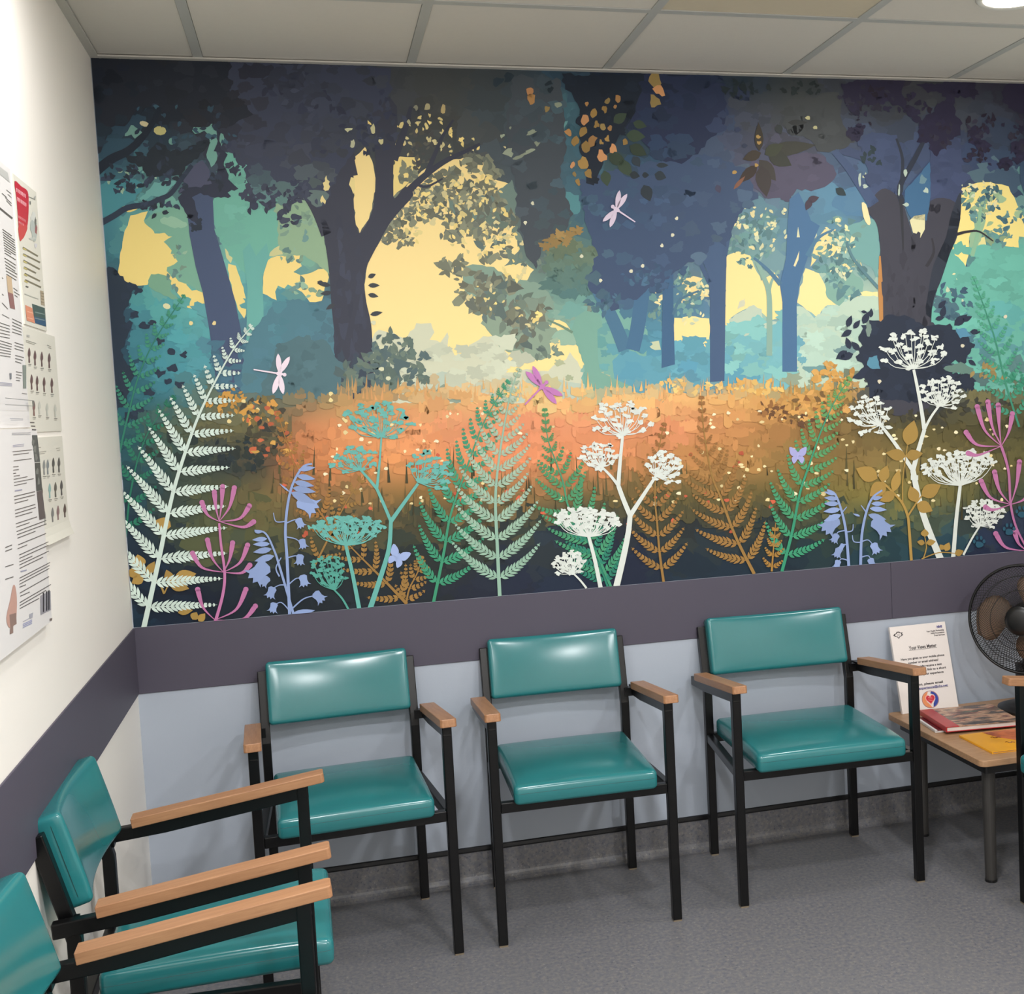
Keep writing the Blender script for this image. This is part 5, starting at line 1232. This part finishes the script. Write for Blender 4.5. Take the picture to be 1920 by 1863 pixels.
# bluebells
def bell(P, x, y, s, ang, c):
    pts = [(-.5, 0), (-.42, .5), (-.5, .85), (-.75, 1.1), (-.35, .98), (-.2, 1.25), (0, 1), (.2, 1.25), (.35, .98), (.75, 1.1), (.5, .85), (.42, .5), (.5, 0), (.25, -.2), (-.25, -.2)]
    ca, sa = math.cos(ang), math.sin(ang)
    P.poly([(x + s * (u * ca - v * sa), y + s * (u * sa + v * ca)) for u, v in pts], vary(c, .05))
def bluebell(label, f, sc, stems, bells, buds, c=(142,162,206)):
    P = Print()
    for pts, w in stems: strip_polys(P, f(pts), w * .6, w * .35, c, 5)
    for x, y, s, a in bells: bell(P, *c1_(f, x, y), s / sc, math.radians(a), c)
    for x, y, L, W, a in buds: P.poly(f(leaf(x, y, L, W, math.radians(a), 6)), vary(c, .05))
    return P.build('printed_bluebell', label)
bluebell('pale blue bluebells beside the pink flower at lower left', c4, 3.104,
         [([(1190,1720),(1175,1400),(1165,1200),(1195,990),(1260,860),(1320,835)], 10), ([(1215,1720),(1130,1430),(1100,1340),(1050,1240),(985,1222)], 8), ([(1170,1540),(1130,1540),(1090,1560)], 4), ([(1180,1540),(1230,1500),(1270,1510)], 4), ([(1165,1170),(1110,1170),(1095,1120)], 4), ([(1170,1260),(1220,1270),(1250,1290)], 4), ([(1180,1380),(1230,1370),(1260,1400)], 4), ([(1200,1680),(1270,1620),(1340,1600)], 5), ([(1190,1690),(1140,1640),(1100,1660)], 4), ([(1170,1180),(1220,1160),(1250,1170)], 4), ([(1130,1490),(1110,1440),(1140,1380)], 5)],
         [(1255,1050,90,-60),(1045,1430,95,45),(1240,1160,44,-25),(1260,1280,42,-15),(1250,1370,46,5),(1265,1490,50,-15),(1090,1560,50,20),(1340,1590,54,-45),(1100,1650,44,15),(1060,1500,46,40)],
         [(1240,870,100,30,-8),(1230,905,110,34,10),(1215,940,120,36,12),(1205,975,140,40,10),(1195,1000,160,50,25),(985,1230,50,22,0),(1060,1270,90,28,175),(1075,1300,100,30,178),(1085,1330,110,36,170),(1100,1370,120,40,165),(1190,1000,80,10,220),(1200,1710,140,36,-10)])
bluebell('pale blue bluebells in front of the bright green fern', c7, 3.3875,
         [([(508,1700),(490,1480),(460,1340),(420,1240),(370,1212)], 9), ([(582,1700),(590,1500),(620,1350),(660,1260),(720,1215)], 9), ([(490,1480),(530,1470),(535,1430)], 4), ([(480,1470),(440,1480),(430,1500)], 4), ([(500,1560),(460,1560),(440,1590)], 4), ([(585,1545),(540,1540),(530,1500)], 4), ([(590,1540),(630,1530),(660,1560)], 4), ([(470,1350),(495,1320)], 4), ([(615,1350),(585,1310)], 4), ([(505,1660),(460,1650),(440,1680)], 4), ([(585,1640),(630,1630),(650,1660)], 4)],
         [(420,1400,90,40),(680,1410,95,-45),(430,1500,44,25),(445,1590,46,20),(665,1560,52,-25),(440,1665,40,15),(645,1655,44,-20),(470,1560,30,30)],
         [(430,1240,80,26,190),(440,1270,90,30,185),(445,1300,95,32,180),(455,1335,110,36,172),(460,1370,120,40,160),(655,1270,70,26,-10),(650,1300,90,28,0),(640,1330,110,34,5),(630,1370,120,40,15),(580,1380,50,14,200)])

# insects
def dragonfly(label, f, c, ctr, wings, tail, head):
    P = Print(); cx, cy = ctr
    for wx, wy in wings:
        L = math.dist(ctr, (wx, wy)); a = math.atan2(wy - cy, wx - cx)
        pts = []
        for i in range(9): s = i / 8; pts.append((s * L, -L * .135 * math.sin(math.pi * s ** 1.1) ** .65))
        for i in range(7, 0, -1): s = i / 8; pts.append((s * L, L * .135 * math.sin(math.pi * s ** 1.1) ** .65))
        P.poly(f([(cx + x * math.cos(a) - y * math.sin(a), cy + x * math.sin(a) + y * math.cos(a)) for x, y in pts]), vary(c, .02))
    strip_polys(P, f([head, ctr, tail]), 4.6, 2.2, c, 3)
    P.poly(f(ellipse(head[0], head[1], 11, 11)), c); P.poly(f(ellipse(cx, cy, 20, 13, math.atan2(head[1] - tail[1], head[0] - tail[0]))), c)
    return P.build('printed_dragonfly', label)
dragonfly('lilac white dragonfly over the dark blue trees', cB, (222,207,226), (1545,1180), [(1562,1072),(1605,1092),(1467,1248),(1508,1280)], (1650,1250), (1524,1164))
dragonfly('pale pink dragonfly beside the white fern tip', c4, (236,220,232), (1130,312), [(1122,195),(1190,212),(1092,430),(1152,432)], (980,288), (1160,318))
dragonfly('mauve dragonfly above the middle of the meadow', c5, (194,124,184), (1290,388), [(1236,266),(1194,298),(1412,440),(1375,488)], (1190,492), (1316,362))
def butterfly(label, f, c, x, y, s, a):
    P = Print(); ca, sa = math.cos(a), math.sin(a)
    for sd in (-1, 1):
        for pts in ([(0, 0), (.25, -.7), (1, -1), (.85, -.1), (.3, .1)], [(0, .05), (.5, .05), (.75, .4), (.5, .95), (.15, .6)]):
            P.poly(f([(x + s * (sd * u * ca - v * sa), y + s * (sd * u * sa + v * ca)) for u, v in smooth(pts, 3)]), c)
    P.poly(f(ellipse(x, y, s * .1, s * .5, a)), vary(c, .05))
    return P.build('printed_butterfly', label)
butterfly('lilac butterfly on the bright green fern', c7, (168,168,216), 185, 995, 54, 0)
butterfly('pale blue butterfly near the teal stems', c5, (160,178,222), 450, 1378, 58, .5)
for x, y, lab in ((1335, 1545, 'dark teal paw print nearest the small white umbel'), (1525, 1465, 'dark teal paw print in the middle'), (1605, 1355, 'dark teal paw print at the right edge')):
    P = Print(); c = (44,86,106)
    P.poly(c7(lobed(x, y + 14, 26, 20, n=14, rough=.12)), c)
    for dx, dy in ((-32, -6), (-14, -28), (12, -28), (30, -6)): P.poly(c7(ellipse(x + dx, y + dy, 9, 13)), c)
    P.build('printed_paw_print', lab)

# ------------------------------------------------------------------ notices on the left wall
def on_left_wall(px, py):
    d = R3 @ np.array([(px - CAM_PX) / CAM_F, -(py - CAM_PY) / CAM_F, -1.0])
    k = -CAM_C[0] / d[0]
    return CAM_C[1] + d[1] * k, CAM_C[2] + d[2] * k
n1, n2, n3 = T_((0, 290), 5.479), T_((0, 600), 5.479), T_((0, 900), 5.321)

class WallPrint:
    """flat ink on a sheet that hangs on the left wall; outlines traced in photograph pixels, moved on to the sheet's own plane"""
    def __init__(self, x): self.x, self.v, self.f, self.c, self.n = x, [], [], [], 0
    def poly(self, pts, rgb):
        w = [on_left_wall(*p) for p in pts]; n = len(self.v); self.n += 1
        self.v += [(self.x + 3e-7 * self.n, a, b) for a, b in w]; self.c += [lin(rgb)] * len(w)
        self.f += [tuple(n + i for i in t) for t in tessellate_polygon([[Vector((a, b, 0)) for a, b in w]])]
    def line(self, a, b, w, rgb): self.poly(stroke([a, b], w), rgb)
    def build(self, name, parent):
        me = bpy.data.meshes.new(name); me.from_pydata(self.v, [], self.f)
        at = me.color_attributes.new('Col', 'FLOAT_COLOR', 'POINT'); at.data.foreach_set('color', np.array([c + (1.0,) for c in self.c], dtype=np.float32).ravel())
        o = link_mesh(name, me, MAT['print'], parent); o['kind'] = 'stuff'
        return o

def sheet(name, label, y0, y1, z0, z1, thick, mat, curl=0.0):
    e = empty(name, (0, 0, 0)); tag(e, label, 'notice', 'notices on the left wall')
    if curl:
        bm = bmesh.new(); N = 14; rows = []
        for i in range(N + 1):
            t = i / N; z = z0 + (z1 - z0) * t; x = 0.0008 + curl * max(0, 1 - t / .22) ** 2
            rows.append([[bm.verts.new((x + dx, y, z)) for y in (y0, y1)] for dx in (0.0, thick)])
        for a, b in zip(rows, rows[1:]):
            for s in (0, 1): bm.faces.new((a[s][0], a[s][1], b[s][1], b[s][0]))
            for k in (0, 1): bm.faces.new((a[0][k], a[1][k], b[1][k], b[0][k]))
        bm.faces.new((rows[0][0][0], rows[0][0][1], rows[0][1][1], rows[0][1][0])); bm.faces.new((rows[-1][0][0], rows[-1][0][1], rows[-1][1][1], rows[-1][1][0]))
        bmesh.ops.recalc_face_normals(bm, faces=bm.faces[:])
        obj('paper', bm, mat, e)
    else: obj('paper', box((0.0, y0, z0), (thick, y1, z1)), mat, e)
    return e
INK = (92, 86, 84)

# upper information sheet with two columns of text
e = sheet('information_sheet', 'white information sheet with grey header hanging highest at the left edge', -1.76, -1.122, 1.487, 1.985, 0.003, MAT['paper'])
W = WallPrint(0.0035)
W.poly(n1([(-40,108),(0,140),(60,185),(80,285),(0,218),(-40,186)]), (186,186,182))
for a, b, w in (((0,395),(50,440),1.2),((45,360),(95,400),1.0),((60,405),(98,440),.9),((35,440),(98,500),1.2),((45,470),(98,525),1.0),((-40,535),(108,655),3.2)): W.line(*n1([a, b]), w, INK)
for k in range(10):
    a = (5 + 2.5 * k, 765 + 27 * k); L = (95, 125, 120, 122, 125, 122, 120, 118, 70, 115)[k]
    W.line(*n1([a, (a[0] + L, a[1] + L * .72 - 1.2 * k)]), 1.3, INK)
for k in range(6):
    a = (25 + 4 * k, 1060 + 33 * k); W.line(*n1([a, (a[0] + 120 - 8 * (k % 3), a[1] + 75 - 2 * k)]), 1.3, INK)
W.poly(n1([(45,1238),(97,1262),(115,1430),(60,1410)]), (196,170,140)); W.poly(n1([(60,1410),(115,1430),(135,1588),(85,1575)]), (140,96,96))
for a, b in (((118,1368),(160,1400)),((122,1405),(182,1442)),((128,1440),(160,1462)),((0,1260),(12,1275)),((0,1430),(18,1445)),((0,1520),(60,1585)),((0,1640),(75,1680))): W.line(*n1([a, b]), 1.1, INK)
for k in range(5): W.line(*n2([(-40,20 + 36 * k), (80, 62 + 31 * k)]), 1.3, INK)
for k in range(6): W.line(*n2([(-40,205 + 31 * k), (102 - 3 * k, 248 + 26 * k)]), 1.3, INK)
for k in range(5): W.line(*n2([(105, -14 + 34 * k), (205 - 4 * (k % 2), 34 + 30 * k)]), 1.3, INK)
for k in range(3): W.line(*n2([(130, 230 + 31 * k), (220, 258 + 30 * k)]), 1.3, INK); W.line(*n2([(135, 362 + 31 * k), (226 - 14 * k, 385 + 29 * k)]), 1.3, INK)
for k in range(4): W.line(*n2([(145, 530 + 30 * k), (208 - 8 * k, 540 + 28 * k)]), 1.2, INK)
W.poly(n2([(212,462),(250,462),(250,702),(218,702)]), (132,138,130))
W.poly(n2([(75,545),(98,545),(98,605),(80,610)]), (120,122,128))
for k in range(3): W.line(*n2([(-40, 640 + 14 * k), (104, 652 + 13 * k)]), .9, (140,140,165))
W.line(*n2([(205,752),(258,760)]), 1.0, INK)
W.build('printed_text', e)

# lower, thicker display panel
e = sheet('display_panel', 'thick white display panel of printed text at the lower left edge', -1.76, -1.121, 1.103, 1.484, 0.014, MAT['paper'])
W = WallPrint(0.0145)
W.poly(n2([(-40,800),(262,828),(262,834),(-40,806)]), (120,122,122)); W.line(*n2([(-40,872),(268,886)]), 1, (130,132,132)); W.poly(n2([(244,828),(268,830),(272,888),(250,888)]), (110,108,104))
for a, b in (((10,1015),(150,1018)),((18,1032),(150,1030)),((30,1165),(230,1160)),((30,1180),(232,1176))): W.line(*n2([a, b]), .9, (140,140,150))
for y in (1055,1092,1128): W.line(*n2([(222 + (y - 1055) * .3, y), (270 + (y - 1055) * .25, y + 2)]), 2.2, INK)
W.poly(n2([(245,1185),(300,1185),(330,1460),(272,1462)]), (84,88,88)); W.poly(n2([(274,1470),(330,1466),(352,1752),(290,1762)]), (78,80,78)); W.poly(n3([(285,118),(342,106),(375,385),(312,402)]), (92,84,84))
for p in ((258,1260),(272,1330),(290,1420),(300,1560),(316,1660)): W.poly(n2(lobed(p[0], p[1], 14, 34, n=8, rough=.4)), (120,122,118))
for a, b, c in (((40,1292),(160,1276),(150,150,175)),((42,1306),(158,1294),(150,150,175))): W.line(*n2([a, b]), 1, c)
for a, b in (((38,1356),(242,1336)),((45,1388),(210,1368)),((50,1450),(240,1426)),((45,1512),(102,1506)),((45,1546),(104,1538)),((45,1580),(75,1576)),((50,1608),(115,1598)),((50,1640),(196,1612)),((55,1672),(262,1632)),((55,1704),(188,1676))): W.line(*n2([a, b]), 1.3, INK)
for a, b in (((52,168),(268,118)),((55,202),(265,150)),((58,236),(196,200)),((60,305),(270,246)),((62,340),(275,276)),((65,372),(240,322)),((70,440),(288,370)),((74,474),(210,428)),((78,518),(382,406)),((82,550),(386,440)),((86,584),(272,514)),((94,650),(380,536)),((88,690),(186,650)),((104,752),(404,620)),((106,786),(404,654)),((106,820),(240,762)),((106,852),(408,712)),((108,886),(350,772)),((106,984),(420,826)),((106,1014),(414,856)),((106,1044),(412,886)),((106,1074),(172,1048)),((110,1132),(410,966)),((114,1164),(210,1122)),((108,1228),(428,1046)),((108,1258),(380,1104)),((108,1288),(308,1184))): W.line(*n3([a, b]), 1.5, INK)
for a, b in (((60,112),(135,100)),((118,918),(180,902))): W.line(*n3([a, b]), 2.2, (150,150,172))
for y in (652, 690, 845, 970): W.line(*n3([(-40, y + 26), (30 if y < 800 else 44, y)]), 1.6, INK)
W.poly(n3([(320,1160),(425,1108),(430,1300),(322,1352)]), (150,148,154))
for x in (345, 378, 400): W.poly(n3([(x, 1142 - (x - 320) * .42), (x + 14, 1135 - (x - 320) * .42), (x + 14, 1330 - (x - 320) * .42), (x, 1336 - (x - 320) * .42)]), (40,38,44))
W.poly(n3(smooth([(38,1062),(62,1066),(78,1180),(76,1330),(60,1440),(0,1480),(-30,1380),(10,1200)], 3)), (190,150,136)); W.poly(n3([(0,1350),(70,1330),(76,1440),(40,1460),(40,1530),(5,1545),(10,1470)]), (140,116,106))
W.poly(n3([(205,1345),(245,1325),(240,1380),(210,1390)]), (168,168,176)); W.line(*n3([(140,1420),(205,1385)]), 1, (150,150,165))
for k in range(3): W.line(*n3([(140, 1445 + 16 * k), (235, 1400 + 16 * k)]), 1.4, (140,146,186))
W.poly(n3([(415,1388),(443,1380),(440,1405),(416,1412)]), (120,110,104))
W.build('printed_text', e)

# red headed leaflet
e = sheet('leaflet', 'leaflet with a red tongue-shaped heading and coloured squares below', -1.096, -0.893, 1.690, 1.982, 0.003, MAT['cream'])
W = WallPrint(0.0035)
W.poly(n1(smooth([(130,270),(200,325),(265,375),(276,500),(272,640),(262,730),(235,830),(205,872),(182,872),(165,650),(150,450)], 3)), (186,38,58))
W.poly(n1(smooth([(172,720),(262,735),(235,830),(205,872),(182,872)], 3)), (196,66,70))
for (x0, y0), (x1, y1), h, n, c in (((146,338),(250,412),46,7,(226,170,176)),((156,432),(254,500),46,8,(226,170,176)),((168,622),(250,672),32,6,(210,130,136)),((172,678),(228,712),28,4,(206,126,132))):
    for k in range(n):
        t, t2 = k / n, (k + .72) / n
        xa, ya, xb, yb = x0 + (x1 - x0) * t, y0 + (y1 - y0) * t, x0 + (x1 - x0) * t2, y0 + (y1 - y0) * t2
        W.poly(n1([(xa, ya), (xb, yb), (xb, yb + h * .72), (xa + 3, ya + h)]), vary(c, .06))
W.line(*n1([(275,430), (345,462)]), 1.2, (130,130,126)); W.poly(n1([(284,478),(298,478),(298,512),(288,512)]), (110,110,106))
for p, a, b, c in (((322,640),26,60,(206,206,200)),((330,760),34,110,(176,182,178)),((345,700),10,60,(110,108,104)),((352,770),14,50,(150,96,100)),((312,860),34,14,(190,192,186)),((350,930),16,24,(202,200,204)),((340,440),10,16,(170,170,166))): W.poly(n1(lobed(p[0], p[1], a, b, n=12, rough=.3)), c)
for a, b in (((215,950),(372,1042)),((218,1018),(394,1106)),((222,1084),(392,1176)),((228,1152),(352,1216)),((234,1218),(394,1298)),((240,1284),(404,1362))): W.line(*n1([a, b]), 2.6, (120,112,96))
for k in range(6): W.line(*n1([(216 + 3 * k, 960 + 67 * k), (250 + 3 * k, 978 + 67 * k)]), 2.4, (190,176,110))
W.line(*n1([(245,1350), (272,1362)]), 2.4, INK); W.line(*n1([(232,1428), (375,1482)]), 1.4, (176,176,168))
W.poly(n1([(395,1392),(428,1402),(442,1552),(404,1540)]), (168,152,130))
for y in (1420, 1450, 1480, 1510): W.line(*n1([(402, y), (434, y + 10)]), 1.2, (120,104,88))
W.poly(n1([(240,1543),(312,1575),(342,1732),(255,1702)]), (216,138,108)); W.poly(n1([(310,1530),(442,1575),(450,1690),(330,1660)]), (70,86,84)); W.poly(n1([(330,1660),(450,1690),(456,1766),(342,1730)]), (52,78,112))
for y in (1610, 1672): W.line(*n1([(262, y), (322, y + 18)]), 1.6, (232,176,150)); W.line(*n1([(340, y + 6), (440, y + 30)]), 1.6, (130,144,140))
W.build('printed_picture', e)

# two sheets of small standing figures
def figure(W, f, x, y, c, h=150):
    s = h / 150
    W.poly(f(smooth([(x - 3, y - 72 * s), (x + 4, y - 72 * s), (x + 14, y - 30 * s), (x + 13, y + 4 * s), (x + 6, y + 20 * s), (x + 10, y + 74 * s), (x - 6, y + 74 * s), (x - 6, y + 20 * s), (x - 13, y + 2 * s), (x - 12, y - 32 * s)], 2)), c)
    W.line(*f([(x - 12, y + 96 * s), (x + 22, y + 94 * s)]), 1.0, INK); W.line(*f([(x - 8, y + 112 * s), (x + 16, y + 110 * s)]), .9, (140,136,130))
e = sheet('figure_chart', 'cream chart with rows of small dark figures under the red leaflet', -1.118, -0.815, 1.477, 1.684, 0.0025, MAT['cream'])
W = WallPrint(0.003)
for a, b in (((250,206),(355,240)),((250,222),(340,252)),((470,255),(510,275)),((478,280),(512,292))): W.line(*n2([a, b]), 1, (150,146,136))
W.poly(n2([(258,150),(288,155),(286,178),(258,172)]), (176,174,168))
for x, y in ((283,360),(343,388),(413,400),(490,415),(308,635),(365,648),(437,660),(517,670)): figure(W, n2, x, y, (104,74,72))
figure(W, n2, 332, 906, (128,94,90))
for x, y in ((388,900),(468,918),(552,930)): figure(W, n2, x, y, (190,190,180), 130)
W.build('printed_picture', e)
e = sheet('figure_chart', 'lower cream chart of small figures with its bottom edge curling off the wall', -1.098, -0.822, 1.25, 1.466, 0.0025, MAT['cream'], 0.009)
W = WallPrint(0.0038)
for a, b in (((345,1310),(400,1306)),((345,1362),(455,1346)),((352,1380),(440,1368)),((556,1318),(598,1312)),((566,1340),(600,1334))): W.line(*n2([a, b]), 1, (150,146,136))
for x, y, c in ((378,1520,(176,180,186)),(432,1512,(140,142,140)),(470,1508,(134,140,142)),(528,1490,(84,80,78)),(586,1486,(92,88,86)),(405,1780,(100,80,70)),(490,1752,(140,176,172)),(550,1740,(96,92,84)),(612,1722,(84,80,80))): figure(W, n2, x, y, c)
for x, y, c in ((425,385,(170,170,162)),(505,350,(120,120,118)),(560,330,(136,108,108)),(628,310,(92,74,68))): figure(W, n3, x, y, c)
W.build('printed_picture', e)
